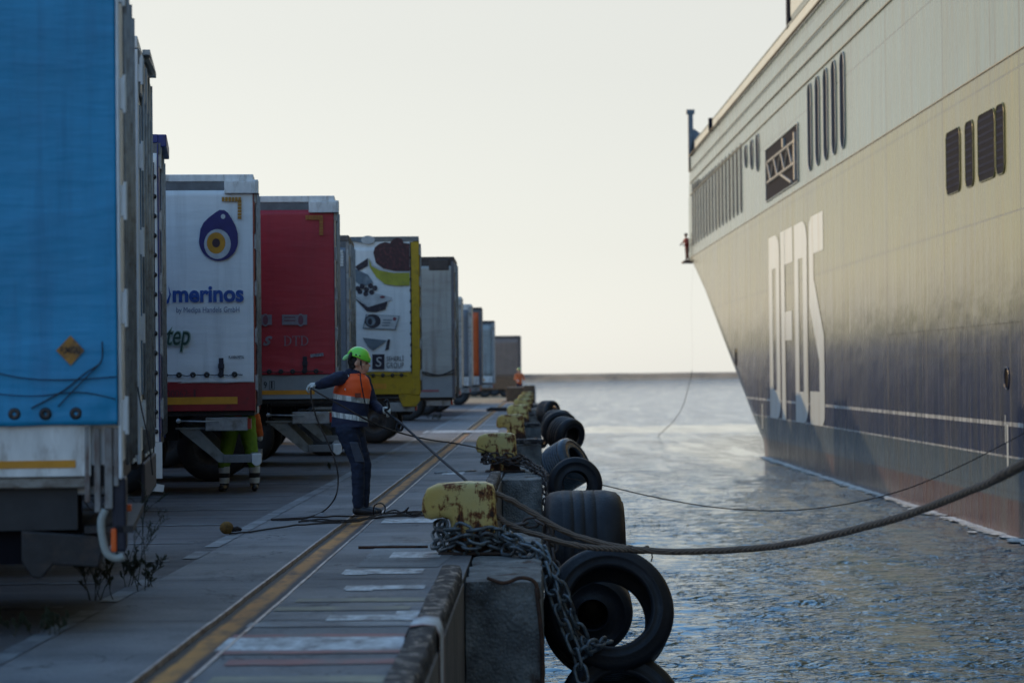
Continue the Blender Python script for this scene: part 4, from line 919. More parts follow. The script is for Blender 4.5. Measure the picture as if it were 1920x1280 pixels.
pxpoly(T7, [(662, 556), (690, 576), (726, 565), (726, 572), (722, 580), (705, 585), (688, 584)], PD, off=.0485); pxpoly(T7, disc(717, 557, 5, 2.5, 12), mat('printed_rose', (0.2, 0.05, 0.07), .5), off=.049)
pxpoly(T7, [(686, 589), (750, 592), (742, 618), (680, 616)], PS, off=.0475); pxpoly(T7, [(688, 590), (748, 593), (740, 617), (682, 614)], WP, off=.0485)
pxpoly(T7, disc(699, 602, 15, 13), PD, off=.0495); pxpoly(T7, disc(695, 602, 9, 9), PS, off=.0505); pxpoly(T7, disc(694, 603, 4, 6), PD, off=.0515)
for r_ in ((718, 599, 735, 601), (717, 604, 732, 606), (716, 609, 730, 611)): pxpoly(T7, [(r_[0], r_[1]), (r_[2], r_[1]), (r_[2], r_[3]), (r_[0], r_[3])], PS, off=.0495)
pxpoly(T7, disc(740, 598, 3.5, 3.5, 10), mat('printed_rose', None), off=.0495)
pxpoly(T7, [(680, 633), (726, 638), (700, 657), (690, 650)], PS, off=.046); pxpoly(T7, [(727, 636), (732, 636), (729, 655), (722, 657)], PD, off=.0475)
pxpoly(T7, [(698, 664), (721, 664), (721, 692), (698, 692)], mat('logo_navy', (0.012, 0.010, 0.03), .5), 'logo_square', .047)
decal(T7, text_bm('S', shear=0.1), 704.5, 715.5, 669, 687, WP, off=.0485)
decal(T7, text_bm('SEHERLİ', bold=.004), 725, 757, 665, 676.5, mat('printed_black', None)); decal(T7, text_bm('GROUP', bold=.004, spacing=1.15), 725, 757, 679.5, 689.5, _m['printed_black'])
eyelets(T7, [side(T7, x, 703)[0] for x in (640, 660, 681, 700, 718, 736, 753)], side(T7, 740, 703)[1])
q = MB(); a = side(T7, 748, 740); c = side(T7, 755, 762); e = side(T7, 780, 762)
q.prism([(c[0], c[1]), (e[0], c[1]), (0.0, 1.0), (0.0, 1.14), (a[0], 1.14), (a[0], 1.06)], -0.01, 0.05); obj('lower_bracket', q, M_yel, T7.o, bevel=.006)
q = MB(); q.tube([(-0.155, -0.02, 1.5), (-0.155, -0.02, T7.h - .1)], 0.008, 6)
for k in range(11): q.box(-.175, -.14, -.03, -.01, 1.6 + k * .2, 1.65 + k * .2)
obj('curtain_pole', q, M_eye, T7.o)
# 8: dirty white
T8 = trailer(851, 481, 52.0, 0.5, 'dirty white tarpaulin trailer with rust streaks, right of the yellow framed one', DIRTYW, post=mat('grey_post', (0.12, 0.12, 0.14), .5), board=mat('pale_grey_board', None), rear=_m['grey_post'],
             roof=mat('dark_roof_rail', (0.06, 0.05, 0.05), .6), rail_col=mat('dark_header', (0.05, 0.045, 0.05), .6), zc=1.45, zb=0.98, stripe=False, arm=False, bx=0.06)
q = MB(); q.box(-0.8, -0.35, -0.023, -0.0185, 1.10, 1.15); obj('sticker', q, mat('sticker_pink', (0.3, 0.12, 0.14), .5), T8.o)
q = MB(); q.tube(spline([(-1.6, -.05, 1.52), (-1.2, -.05, 1.44), (-.8, -.05, 1.55), (-.35, -.05, 1.46), (0, -.04, 1.58)], 5), .012, 5); q.tube(spline([(-1.6, -.05, 1.44), (-.9, -.05, 1.55), (-.5, -.05, 1.45), (0, -.04, 1.5)], 5), .010, 5); obj('curtain_cord', q, M_cord, T8.o, True)
q = MB(); q.box(-.55, -.1, -.03, 0.1, T8.h - .30, T8.h - .05); obj('roof_corner_flap', q, _m['dark_roof_rail'], T8.o, bevel=.03)
# hidden-gap neighbours and the far row
T9 = trailer(865, 556, 77.0, 0.6, 'narrow pale slice of a distant trailer right after the dirty white one', WHITE, post=M_galv, detail=1, arm=False, bx=.1)
T10 = trailer(884, 570, 87.0, 0.5, 'distant slate grey trailer with a pale header, left of the orange one', GREYC, post=M_galv, detail=1, arm=False, roof=M_whitep, rail_col=M_whitep)
T11 = trailer(903, 576, 94.0, 0.5, 'distant rusty orange trailer with a dark roof corner', ORNG, post=_m['grey_post'], detail=1, arm=False, roof=_m['dark_roof_rail'])
T12 = trailer(927, 601, 115.0, 0.5, 'distant dirty pale trailer between the orange and the brown ones', DIRTYW, post=M_galv, detail=1, arm=False, roof=_m['dark_roof_rail'])
T13 = trailer(975, 629, 158.0, -1.0, 'farthest trailer, plain brownish grey, standing near the quay edge', BROWN, post=mat('brown_post', (0.12, 0.09, 0.08), .6), board=mat('brown_board', (0.2, 0.13, 0.08), .7), detail=1, arm=False, zc=1.3, zb=.9, stripe=False, roof=_m['brown_post'], rail_col=_m['brown_post'])

# ================================================================== BOLLARDS
def bollard_mat(name, col, rust, thr):
    m, t, b = base(name); v = t.coord()
    n = t.noise(v, 6.5, 9, 0.72); st = t.noise(t.coord((9, 9, 1.2)), 1.0, 6, 0.7); big = t.noise(v, 2.6, 5, 0.6)
    xyz = t.sep(v)
    c = t.mix(t.ramp(big, [(0.35, BW[0]), (0.65, BW[1])]), col, tuple(x * y for x, y in zip(col, (1.05, 0.88, 0.55))))
    f = t.math('ADD', t.math('MULTIPLY', n, 0.6), t.math('MULTIPLY', st, 0.45))
    # paint is more worn on the underside of the nose and at the foot
    wear = t.ramp(xyz[2], [(0.0, (0.14,) * 3), (0.30, (0.03,) * 3), (0.6, (0.0,) * 3)]); f = t.math('ADD', f, wear)
    c = t.mix(t.ramp(f, [(thr, BW[0]), (thr + 0.045, BW[1])]), c, rust)
    c = t.mix(t.ramp(f, [(thr + 0.05, BW[0]), (thr + 0.09, BW[1])]), c, (0.035, 0.018, 0.012))
    t.link(c, b.inputs['Base Color']); t.link(t.ramp(f, [(thr, (0.42,) * 3), (thr + 0.05, (0.85,) * 3)]), b.inputs['Roughness'])
    bp = t.new('ShaderNodeBump'); bp.inputs['Strength'].default_value = 0.5; bp.inputs['Distance'].default_value = 0.012
    t.link(t.math('ADD', n, t.math('MULTIPLY', t.noise(v, 60, 4), 0.3)), bp.inputs['Height']); t.link(bp.outputs[0], b.inputs['Normal']); return m
BM = [bollard_mat('chipped_pale_yellow_paint', (0.62, 0.50, 0.19), (0.20, 0.065, 0.02), 0.545),
      bollard_mat('dark_rusted_paint', (0.20, 0.17, 0.05), (0.035, 0.028, 0.03), 0.455),
      bollard_mat('mossy_yellow_paint', (0.30, 0.27, 0.13), (0.10, 0.045, 0.02), 0.54)]
def bollard_mesh():
    out = [(-0.24, 0.0), (-0.21, 0.16), (-0.20, 0.24), (-0.215, 0.285), (-0.27, 0.30), (-0.36, 0.285), (-0.415, 0.30), (-0.44, 0.36), (-0.43, 0.46), (-0.395, 0.535), (-0.31, 0.575),
           (-0.05, 0.59), (0.08, 0.585), (0.145, 0.56), (0.165, 0.50), (0.18, 0.25), (0.205, 0.10), (0.24, 0.0)]
    q = MB(); q.prism(out[::-1] if False else out, -0.17, 0.17)
    me = bpy.data.meshes.new('bollard'); me.from_pydata(q.v, [], q.f); bm = bmesh.new(); bm.from_mesh(me)
    bmesh.ops.recalc_face_normals(bm, faces=bm.faces)
    ed = [e for e in bm.edges if abs(e.verts[0].co.y - e.verts[1].co.y) < 1e-6]
    bmesh.ops.bevel(bm, geom=ed, offset=0.055, segments=5, affect='EDGES', profile=0.5, clamp_overlap=True)
    bm.to_mesh(me); bm.free(); return me
bl = ['pale yellow rusty bollard with a chain round its foot, nearest to the camera', 'dark rusted bollard wrapped in chain, second from the camera', 'mossy yellow bollard with a black patch, third from the camera',
      'pale green bollard, fourth from the camera', 'yellowish bollard, fifth from the camera', 'small brownish bollard far down the quay, sixth from the camera', 'tiny distant bollard, last of the row']
bme = None
for i, D in enumerate(BLK):
    o = thing('bollard', bl[i], 'bollard', (-0.555, D + 0.02, 0.0), 0, 'mooring bollards along the quay edge')
    me = bollard_mesh() if bme is None else bme.copy(); bme = bme or me
    link('post', me.copy() if i else me, BM[min(i, 2)], o, smooth=True)
    q = MB(); q.box(-0.30, 0.30, -0.27, 0.27, 0.0, 0.025); obj('base_plate', q, mat('rusty_plate', (0.05, 0.03, 0.022), 0.8), o, bevel=0.008)
for me in bpy.data.meshes:
    if me.name.startswith('bollard') and me.users: 
        pass

# ================================================================== CHAINS
M_chain = mat('grey_chain_steel', (0.17, 0.20, 0.22), 0.45, 0.55, 0.35, (0.055, 0.04, 0.035, 1), 0.55, 14, bump=0.3, bump_scale=80)
M_chainr = mat('rusty_chain_steel', (0.10, 0.075, 0.065), 0.7, 0.3, 0.4, (0.03, 0.02, 0.018, 1), 0.5, 10)
def chain(mb, path, L=0.135, r=0.0135, wd=0.042, twist0=0.0, jit=0.25):
    P = [Vector(p) for p in path]; acc = [0]
    for a, b_ in zip(P, P[1:]): acc.append(acc[-1] + (b_ - a).length)
    def at(s):
        s = max(0, min(s, acc[-1] - 1e-6)); i = int(np.searchsorted(acc, s, side='right')) - 1; i = min(i, len(P) - 2)
        return P[i].lerp(P[i + 1], (s - acc[i]) / max(1e-9, acc[i + 1] - acc[i]))
    step = L - 2.6 * r; n = int(acc[-1] / step); up = Vector((0, 0, 1)); k = 0
    for i in range(n):
        c = at((i + .5) * step); d = (at((i + .5) * step + .02) - at((i + .5) * step - .02)).normalized()
        u = d.cross(up); u = u.normalized() if u.length > 0.05 else d.orthogonal().normalized(); w = d.cross(u)
        a = twist0 + (math.pi / 2) * (i % 2) + random.uniform(-jit, jit); s_ = u * math.cos(a) + w * math.sin(a)
        h = L / 2 - wd; pts = []
        for t_ in range(7): th = math.pi * t_ / 6 - math.pi / 2; pts.append(c + d * (h + wd * math.cos(th)) + s_ * (wd * math.sin(th)))
        for t_ in range(7): th = math.pi * t_ / 6 + math.pi / 2; pts.append(c + d * (-h + wd * math.cos(th)) + s_ * (wd * math.sin(th)))
        m = len(pts); ring = []
        for j in range(m):
            tdir = (pts[(j + 1) % m] - pts[j - 1]).normalized(); nn = d.cross(s_).normalized(); b2 = tdir.cross(nn)
            for kk in range(6): ang = 2 * math.pi * kk / 6; ring.append(pts[j] + nn * (r * math.cos(ang)) + b2 * (r * math.sin(ang)))
        mb.add(ring, [(j * 6 + kk, j * 6 + (kk + 1) % 6, ((j + 1) % m) * 6 + (kk + 1) % 6, ((j + 1) % m) * 6 + kk) for j in range(m) for kk in range(6)])
def wrap(cx, cy, rx, ry, z0, z1, a0, a1, n=40):
    return [(cx + rx * math.cos(R(a0 + (a1 - a0) * i / n)), cy + ry * math.sin(R(a0 + (a1 - a0) * i / n)), z0 + (z1 - z0) * i / n + 0.012 * math.sin(i * 1.3)) for i in range(n + 1)]
q = MB()
chain(q, wrap(-0.575, 20.0, 0.275, 0.235, 0.24, 0.13, 170, 450) , 0.15, 0.015, 0.045)
chain(q, wrap(-0.575, 20.0, 0.295, 0.25, 0.16, 0.10, 180, 400), 0.15, 0.015, 0.045, 0.7)
chain(q, wrap(-0.575, 20.0, 0.30, 0.255, 0.07, 0.06, 170, 420), 0.15, 0.015, 0.045, 0.3)
t1p = spline([(-0.30, 19.80, 0.16), (-0.18, 19.62, 0.11), (-0.03, 19.45, 0.06), (0.035, 19.3, -0.10), W(1040, 1122, 19.2), W(1062, 1180, 19.15), W(1080, 1225, 19.1), W(1096, 1290, 19.0)], 10)
chain(q, t1p, 0.165, 0.0155, 0.046, 0.2)
t2p = spline([(-0.32, 19.74, 0.05), (-0.17, 19.55, 0.04), (-0.02, 19.40, 0.02), (0.045, 19.35, -0.12), W(1045, 1090, 19.3), W(1068, 1140, 19.3), W(1088, 1185, 19.35), W(1105, 1215, 19.4), W(1135, 1205, 19.6)], 10)
chain(q, t2p, 0.165, 0.0155, 0.046, 0.9)
chain(q, spline([(-0.34, 19.85, 0.17), (-0.16, 19.8, 0.06), (-0.0, 19.75, 0.03), (0.05, 19.7, -0.10), W(1052, 1085, 19.6)], 10), 0.165, 0.0155, 0.046, 0.5)
chain(q, spline([W(1090, 1232, 19.15), W(1100, 1215, 19.1), W(1118, 1208, 19.2), W(1145, 1200, 19.6)], 8), 0.15, 0.015, 0.045, 0.2)
tag(obj('chain', q, M_chain, smooth=True), 'heavy grey chain wrapped round the nearest bollard, hanging to the big tyre', 'chain', 'fender chains')
q = MB()
chain(q, wrap(-0.575, 36.5, 0.29, 0.25, 0.26, 0.18, 160, 470), 0.15, 0.015, 0.045); chain(q, wrap(-0.575, 36.5, 0.31, 0.26, 0.17, 0.14, 160, 430), 0.15, 0.015, 0.045, .6)
chain(q, spline([(-0.28, 36.4, 0.2), (-0.1, 36.0, 0.08), (0.02, 35.3, 0.04), (0.05, 34.5, -0.1), (0.06, 33.9, -0.6), (0.07, 33.8, -1.3)], 10), 0.16, 0.016, 0.046)
chain(q, spline([(-0.28, 36.2, 0.15), (-0.1, 35.6, 0.05), (0.03, 34.8, 0.02), (0.10, 34.4, -0.15), (0.22, 34.3, -0.35)], 10), 0.16, 0.016, 0.046)
tag(obj('chain', q, M_chainr, smooth=True), 'rusty chain round the second bollard, hanging over the block edge', 'chain', 'fender chains')
q = MB(); chain(q, spline([(-0.28, 23.3, 0.02), (0.02, 23.2, 0.03), (0.05, 23.1, -0.3), W(1030, 985, 22.9), W(1038, 1045, 22.8), W(1044, 1110, 22.6)], 10), 0.16, 0.015, 0.045)
tag(obj('chain', q, M_chainr, smooth=True), 'thin rusty chain hanging down the quay face beside the wide black tyre', 'chain', 'fender chains')
q = MB(); chain(q, spline([(-0.1, 52.5, 0.03), (0.04, 52.0, -0.02), W(1042, 800, 50.2), W(1052, 822, 49.8)], 10), 0.2, 0.022, 0.06); chain(q, spline([(-0.1, 53, 0.03), (0.05, 53, -.05), W(1040, 768, 52.8), W(1048, 790, 52.5)], 10), 0.2, 0.022, 0.06)
tag(obj('chain', q, M_chainr, smooth=True), 'dark chain over the distant stack of tyre fenders by the third bollard', 'chain', 'fender chains')

# ================================================================== TYRE FENDERS
def tyre(px, py, D, ro, ri, w, rot, label, m=None, ribs=False, name='tyre_fender', grp='tyre fenders hanging on the quay'):
    c = W(px, py, D); o = thing(name, label, 'tyre', c, 0, grp)
    Mx = Matrix.Rotation(rot[2], 4, 'Z') @ Matrix.Rotation(rot[0], 4, 'X')
    pr = [(ri, -w * .46), (ri * 1.06, -w * .5), (ri * 1.10, -w * .515), (ri * 1.12, -w * .50), (ro * .78, -w * .52), (ro * .79, -w * .535), (ro * .81, -w * .535), (ro * .82, -w * .52), (ro * .90, -w * .50), (ro * .965, -w * .44), (ro * .99, -w * .34)]
    if ribs:
        for k in range(-3, 4): pr += [(ro, (k - .35) * w * .095), (ro, (k + .35) * w * .095), (ro * .975, (k + .4) * w * .095), (ro * .975, (k + .6) * w * .095)]
    else:
        for k in (-1.5, -.5, .5, 1.5): pr += [(ro, (k - .42) * w * .15), (ro, (k + .42) * w * .15), (ro * .993, (k + .45) * w * .15), (ro * .993, (k + .55) * w * .15)]
    pr += [(ro * .99, w * .34), (ro * .965, w * .44), (ro * .90, w * .5), (ro * .8, w * .52), (ri * 1.06, w * .5), (ri, w * .46), (ri * 1.04, w * .38), (ro * .86, w * .33), (ro * .92, 0), (ro * .86, -w * .33), (ri * 1.04, -w * .38)]
    q = MB(); q.lathe(pr, 56, 'y', Mx, closed=True); obj('tyre', q, m or M_wetrub, o, True, recalc=True); return o
m, t, b = base('wet_worn_rubber'); v = t.coord()
c = t.ramp(t.noise(v, 3.0, 8, 0.7), [(0.35, (0.007, 0.007, 0.010)), (0.6, (0.013, 0.013, 0.017)), (0.8, (0.04, 0.043, 0.05))]); t.link(c, b.inputs['Base Color'])
t.link(t.ramp(t.noise(v, 5, 6), [(0.3, (0.42,) * 3), (0.7, (0.66,) * 3)]), b.inputs['Roughness']); b.inputs['Specular IOR Level'].default_value = 0.35
bp = t.new('ShaderNodeBump'); bp.inputs['Strength'].default_value = 0.5; bp.inputs['Distance'].default_value = 0.01; t.link(t.noise(v, 40, 6), bp.inputs['Height']); t.link(bp.outputs[0], b.inputs['Normal']); M_wetrub = m
tyre(1139, 1150, 19.9, 0.535, 0.335, 0.42, (-0.40, 0, 0.10), 'big black tyre hanging upright in front, open hole showing bright water')
tyre(1110, 1142, 21.6, 0.36, 0.13, 0.5, (0.1, 0, 0.0), 'smaller black tyre glimpsed through the hole of the big front tyre')
q = MB(); q.lathe([(0, 0.1), (0.15, 0.1), (0.15, 0.14), (0, 0.14)], 24, 'y'); obj('backing_plate', q, M_chassis, bpy.data.objects['tyre_fender.001'], True)
o = tyre(1094, 1035, 24.2, 0.62, 0.30, 0.74, (0, 0, math.pi / 2 + 0.03), 'wide black tyre seen tread-on against the quay, behind the big front tyre')
tyre(1160, 1345, 19.6, 0.52, 0.30, 0.45, (-0.55, 0, 0.25), 'ribbed black tyre low at the water under the big front tyre', ribs=True)
tyre(1078, 908, 33.0, 0.37, 0.17, 0.34, (-0.1, 0, 0.05), 'black tyre with a round dark hub hole, below the second bollard')
M_shiny = mat('shiny_wet_rubber', (0.045, 0.055, 0.07), 0.22, 0.1, 0.3, bump=0.3, stretch=(1, 1, 5))
tyre(1062, 872, 39.0, 0.40, 0.2, 0.46, (-0.5, 0, math.pi / 2 - 0.5), 'tyre with a shiny pale ribbed tread', M_shiny, True)
tyre(1050, 805, 48.0, 0.37, 0.18, 0.36, (0, 0, 0.1), 'black tyre at the front of the distant stack of fenders')
tyre(1046, 800, 51.0, 0.36, 0.18, 0.4, (0, 0, 0.9), 'black tyre at the back of the distant stack of fenders, topmost')
tyre(1061, 815, 46.0, 0.34, 0.18, 0.4, (0.2, 0, 0.7), 'black tyre at the water side of the distant stack, lowest')
tyre(1028, 773, 66.0, 0.33, 0.16, 0.4, (0, 0, 0.9), 'far tiny tyre fender beside the fourth block')

# ================================================================== ROPES
def rope_mat(name, col, dark, rough=0.85):
    m, t, b = base(name); v = t.coord()
    w = t.new('ShaderNodeTexWave'); w.bands_direction = 'DIAGONAL'; w.inputs['Scale'].default_value = 24; w.inputs['Distortion'].default_value = 1.5; t.link(v, w.inputs['Vector'])
    c = t.mix(w.outputs['Fac'], dark, col); c = t.mix(t.ramp(t.noise(v, 4, 5), [(0.4, BW[0]), (0.7, BW[1])]), c, tuple(x * 0.6 for x in col[:3]) + (1,))
    t.link(c, b.inputs['Base Color']); b.inputs['Roughness'].default_value = rough
    bp = t.new('ShaderNodeBump'); bp.inputs['Strength'].default_value = 0.6; bp.inputs['Distance'].default_value = 0.01; t.link(w.outputs['Fac'], bp.inputs['Height']); t.link(bp.outputs[0], b.inputs['Normal']); return m
M_rope = rope_mat('tarred_mooring_rope', (0.26, 0.18, 0.125, 1), (0.08, 0.06, 0.05, 1))
M_line = rope_mat('thin_dark_line', (0.05, 0.035, 0.03, 1), (0.02, 0.015, 0.015, 1))
def wobble(P, a, f=9): return [Vector(p) + Vector((mnoise.noise((i * .31, a, 0)), 0, mnoise.noise((i * .31, a, 7)))) * f * 0.001 for i, p in enumerate(P)]
q = MB(); J = W(1185, 1029, 19.3)
up = spline([(-0.50, 20.22, 0.40), (-0.40, 20.21, 0.42), W(925, 924, 20.15), W(960, 938, 20.0), W(1000, 962, 19.9), W(1060, 996, 19.7), W(1120, 1016, 19.5), J], 10)
lo = spline([(-0.50, 20.21, 0.30), (-0.40, 20.20, 0.28), W(922, 962, 20.1), W(960, 985, 19.9), W(1010, 1003, 19.7), W(1080, 1022, 19.45), W(1140, 1028, 19.35), J], 10)
bk = [(-0.50 - 0.10 * math.cos(R(a)), 20.22, 0.35 + 0.05 * math.sin(R(a))) for a in range(-90, 91, 15)]
q.tube(wobble(up, 1), 0.025, 9); q.tube(wobble(lo, 2, 12), 0.024, 9); q.tube(bk, 0.024, 8)
q.tube(wobble(spline([W(1165, 1026, 19.35), W(1195, 1031, 19.3), W(1215, 1030, 19.25)], 6), 5), [0.030] * 13, 9)
main = spline([J, W(1250, 1033.5, 19.1), W(1330, 1032.5, 18.6), W(1420, 1027, 18.0), W(1500, 1016, 17.4), W(1600, 993, 16.7), W(1700, 965, 16.0), W(1810, 923, 15.2), W(1920, 872, 14.4), W(2100, 770, 13.0), (8.9, 6.5, 5.2)], 9)
q.tube(wobble(main, 3, 4), 0.0265, 10)
q.tube([W(1222, 1036, 19.2), W(1223, 1044, 19.2), W(1221, 1052, 19.2)], 0.006, 5)
tag(obj('mooring_rope', q, M_rope, smooth=True), 'thick dark rope looped on the nearest bollard, sagging across the water', 'rope')
HR = W(583, 727, 24.84); HL = W(722, 769, 24.92)     # the worker's hands
q = MB()
P = spline([HR, W(600, 738, 24.7), W(640, 760, 24.6), W(690, 788, 24.7), W(740, 808, 25.8), W(800, 823, 29), W(860, 832, 33), W(905, 843, 36.1), W(935, 862, 36.3), W(1000, 880, 35.4), W(1050, 893, 34.5), W(1130, 909, 35), W(1220, 930, 36), W(1320, 948, 37),
            W(1410, 956, 38), W(1500, 955.5, 39), W(1600, 942, 40), W(1700, 916, 41), W(1800, 874, 42), W(1890, 828, 43), W(1960, 790, 42.6)], 8)
q.tube(P, 0.009, 6)
tag(obj('messenger_line', q, M_line, smooth=True), 'thin dark line running over the second bollard and across the water', 'rope')
q = MB(); P = spline([W(736, 782, 24.9), W(748, 790, 24.8), W(790, 828, 24.0), W(835, 868, 22.4), W(872, 899, 20.9), W(884, 912, 20.3)], 8); q.tube(P, 0.0125, 8)
P = spline([HL + Vector((0, -.01, .08)), W(722, 752, 24.88), W(727, 750, 24.85), W(729, 765, 24.86), HL, W(736, 782, 24.9)], 6); q.tube(P, 0.012, 7)
q.tube(spline([W(745, 790, 24.8), W(755, 796, 24.8), W(752, 806, 24.8), W(744, 803, 24.8), W(748, 792, 24.8), W(758, 800, 24.75)], 6), 0.014, 7)
tag(obj('heaving_rope', q, mat('black_rope', (0.018, 0.018, 0.024), 0.8, bump=0.5, bump_scale=90), smooth=True), 'short taut black rope from the worker\'s left hand down to the nearest bollard', 'rope')
q = MB()
g = lambda x, y: G(x, y, 0.014)
P = spline([HR, W(584, 748, 24.8), W(596, 790, 24.75), W(615, 830, 24.7), W(630, 870, 24.6), W(634, 905, 24.55), W(627, 935, 24.5), g(606, 958), g(575, 970), g(540, 974), g(508, 974)], 8); q.tube(P, 0.0085, 6)
for pts in ([(508, 974), (560, 971), (620, 969), (680, 967), (740, 962), (792, 960)], [(430, 1001), (470, 997), (540, 988), (600, 982), (660, 978), (700, 970)], [(560, 978), (600, 975), (655, 977), (710, 970), (760, 965), (800, 958)],
            [(565, 975), (620, 978), (680, 973), (750, 967), (790, 964)], [(715, 966), (740, 957), (765, 966), (790, 962), (800, 966)], [(690, 972), (730, 962), (780, 968), (800, 961)]):
    P = spline([g(*p) + Vector((0, 0, random.uniform(0, .01))) for p in pts], 8); q.tube(wobble(P, pts[0][0], 8), 0.0085, 6)
q.tube(spline([W(700, 966, 25), W(702, 948, 24.9), W(714, 943, 24.9), W(722, 950, 24.9), W(720, 962, 25)], 8), 0.0075, 6)
q.tube(spline([W(745, 963, 25), W(758, 958, 24.9), W(766, 951, 24.9), W(762, 960, 25), W(775, 965, 25)], 8), 0.0075, 6)
tag(obj('heaving_line', q, M_line, smooth=True), 'slack thin line hanging from the worker and lying in loops on the ground', 'rope')
bc = g(425, 1001); o = thing('monkey_fist', 'round yellow weighted knot lying on the ground at the end of the slack line', 'throwing weight', bc + Vector((0, 0, 0.04)))
q = MB(); q.ellipsoid((0, 0, 0.02), (0.065, 0.06, 0.06), 18, 12); me = obj('knot', q, mat('ochre_knot', (0.22, 0.12, 0.02), 0.8, 0, 0.4, (0.06, .04, .02, 1), .6, 20, bump=1.0, bump_scale=60), o, True)
q = MB(); q.tube([(0.05, 0, 0.0), (0.10, 0.0, 0.01), (0.14, 0, 0.0)], [0.022, 0.026, 0.012], 8); obj('collar', q, M_line, o, True)
# far rope hanging in a curve off the bow
q = MB(); q.tube(spline([(STEP.x + .1, 121, STEP.z + .9), W(1296, 560, 120.5), W(1298, 640, 120.3), W(1297, 697, 120), W(1290, 728, 119.5), W(1280, 762, 119), W(1262, 790, 118), W(1240, 811, 117.5), W(1234, 816, 117)], 8), [0.002] * 24 + [0.016] * 41, 6)
tag(obj('trailing_line', q, M_rope, smooth=True), 'long thin line dipping in a curve from the bow step into the water', 'rope')
# steel bars and odds lying on the quay
def lying(name, label, cat, a, b_, r, m, n=8, z=None):
    A_ = G(*a, z or r); B_ = G(*b_, z or r); q = MB(); q.tube([A_, A_.lerp(B_, .5) + Vector((0, 0.01, 0)), B_], r, n); return tag(obj(name, q, m, smooth=True), label, cat)
lying('steel_bar', 'rusty ribbed steel bar lying flat left of the nearest bollard', 'steel bar', (672, 1026), (802, 1025), 0.013, _m['rusty_bar'])
lying('steel_rod', 'bright steel rod on the ground left of the second bollard', 'steel rod', (815, 886), (892, 882), 0.014, M_galv)
a = G(937, 749); q = MB(); q.box(-0.45, 0.45, -0.2, 0.2, 0.0, 0.11); q.box(-0.35, 0.35, -0.12, 0.12, 0.11, 0.15)
o = thing('rail_stop', 'dark flat block lying across the rail far down the quay', 'block', (W(934, 771, 95).x, 95, 0.01)); obj('block', q, M_chassis, o, bevel=.02)
q = MB()
for k in range(5): q.box(0.0, 0.25, -1 - k * 1.2, -0.4 - k * 1.2, 0, 0.02)
# weeds at the seam of the asphalt
M_weed = mat('dry_weed_stem', (0.030, 0.032, 0.022), 0.8, 0, 0.4, bump=0)
M_leaf = mat('dull_green_leaf', (0.035, 0.045, 0.022), 0.7, 0, 0.4, bump=0)
def weed(px, py, hgt, n, spread, label, seed, lean=0.0):
    rr = random.Random(seed); c = G(px, py); o = thing('weed', label, 'weed', c, 0, 'weeds growing in the pavement seam')
    st = MB(); lf = MB()
    def leaf(p, s):
        d = Vector((rr.uniform(-1, 1), rr.uniform(-1, 1), rr.uniform(-.4, 1))).normalized(); u = d.orthogonal().normalized() * s * .28
        lf.add([p, p + d * s * .5 + u, p + d * s, p + d * s * .5 - u], [(0, 1, 2, 3)])
    def branch(p, d, L, r, lev):
        pts = [p]; m = 6
        for i in range(m):
            d = (d + Vector((rr.uniform(-.18, .18), rr.uniform(-.18, .18), rr.uniform(-.05, .12)))).normalized(); p = p + d * (L / m); pts.append(p)
            if lev < 3 and i >= 1 and rr.random() < .85:
                e = (d + Vector((rr.uniform(-.9, .9), rr.uniform(-.9, .9), rr.uniform(-.1, .3)))).normalized(); branch(p, e, L * rr.uniform(.28, .45), r * .6, lev + 1)
            if lev >= 1: 
                for _ in range(2): leaf(p, rr.uniform(.004, .011))
        st.tube(pts, [r * (1 - .7 * i / m) for i in range(m + 1)], 4, cap=False)
    for i in range(n):
        d = Vector((rr.uniform(-spread, spread) + lean, rr.uniform(-spread, spread), 1)).normalized(); branch(Vector((rr.uniform(-.04, .04) * n * .4, rr.uniform(-.03, .03) * n * .3, 0)), d, hgt * rr.uniform(.6, 1), 0.004, 0)
    obj('stem', st, M_weed, o); obj('leaf', lf, M_leaf, o)
weed(262, 1108, 0.78, 3, 0.28, 'tall thin dry weed beside the blue trailer, growing at the seam', 3, 0.05)
weed(250, 1100, 0.22, 9, 0.9, 'low bushy weed at the foot of the tall dry one', 5)
weed(190, 1125, 0.36, 7, 0.55, 'medium tangled weed under the hoop of the blue trailer', 8)
weed(60, 1190, 0.12, 12, 1.2, 'flat dark weed tuft at the lower left of the picture', 11)
weed(615, 880, 0.10, 5, 1.3, 'tiny weed on the asphalt behind the worker, left of his legs', 13)
weed(745, 795, 0.16, 9, 1.4, 'scrubby grass tuft near the foot of the dirty white trailer', 17)
weed(815, 788, 0.2, 9, 1.4, 'grass tuft under the dirty white trailer edge', 19)
# water-side post and odds at the far end of the quay
q = MB(); q.box(-0.5, 0.9, 0, 6, 0, 0.75); q.box(0.4, 1.0, -0.3, 0.0, -0.3, 0.85)
o = thing('timber_stack', 'stack of brown timber at the far sunlit end of the quay edge', 'timber', (W(1003, 745, 125).x - 1.0, 126, 0.0)); obj('timber', q, mat('brown_timber', (0.16, 0.10, 0.06), 0.8, 0, .3, (.05, .04, .03, 1), .5, 2), o, bevel=.03)
q = MB(); q.box(-4.5, 0.2, 0, 2.2, 0.5, 1.15); q.box(-4.5, 0.1, 0.1, 2.1, 1.15, 1.3)
o = thing('flatbed', 'low brown flatbed standing in front of the farthest trailer', 'flatbed trailer', (W(966, 735, 150).x, 150, 0)); obj('deck', q, mat('flatbed_brown', (0.20, 0.11, 0.06), .7, 0, .3), o, bevel=.02)
for x in (-0.6, -1.9, -3.2): make_wheel(o, x, 0.25, 0.45, .3)

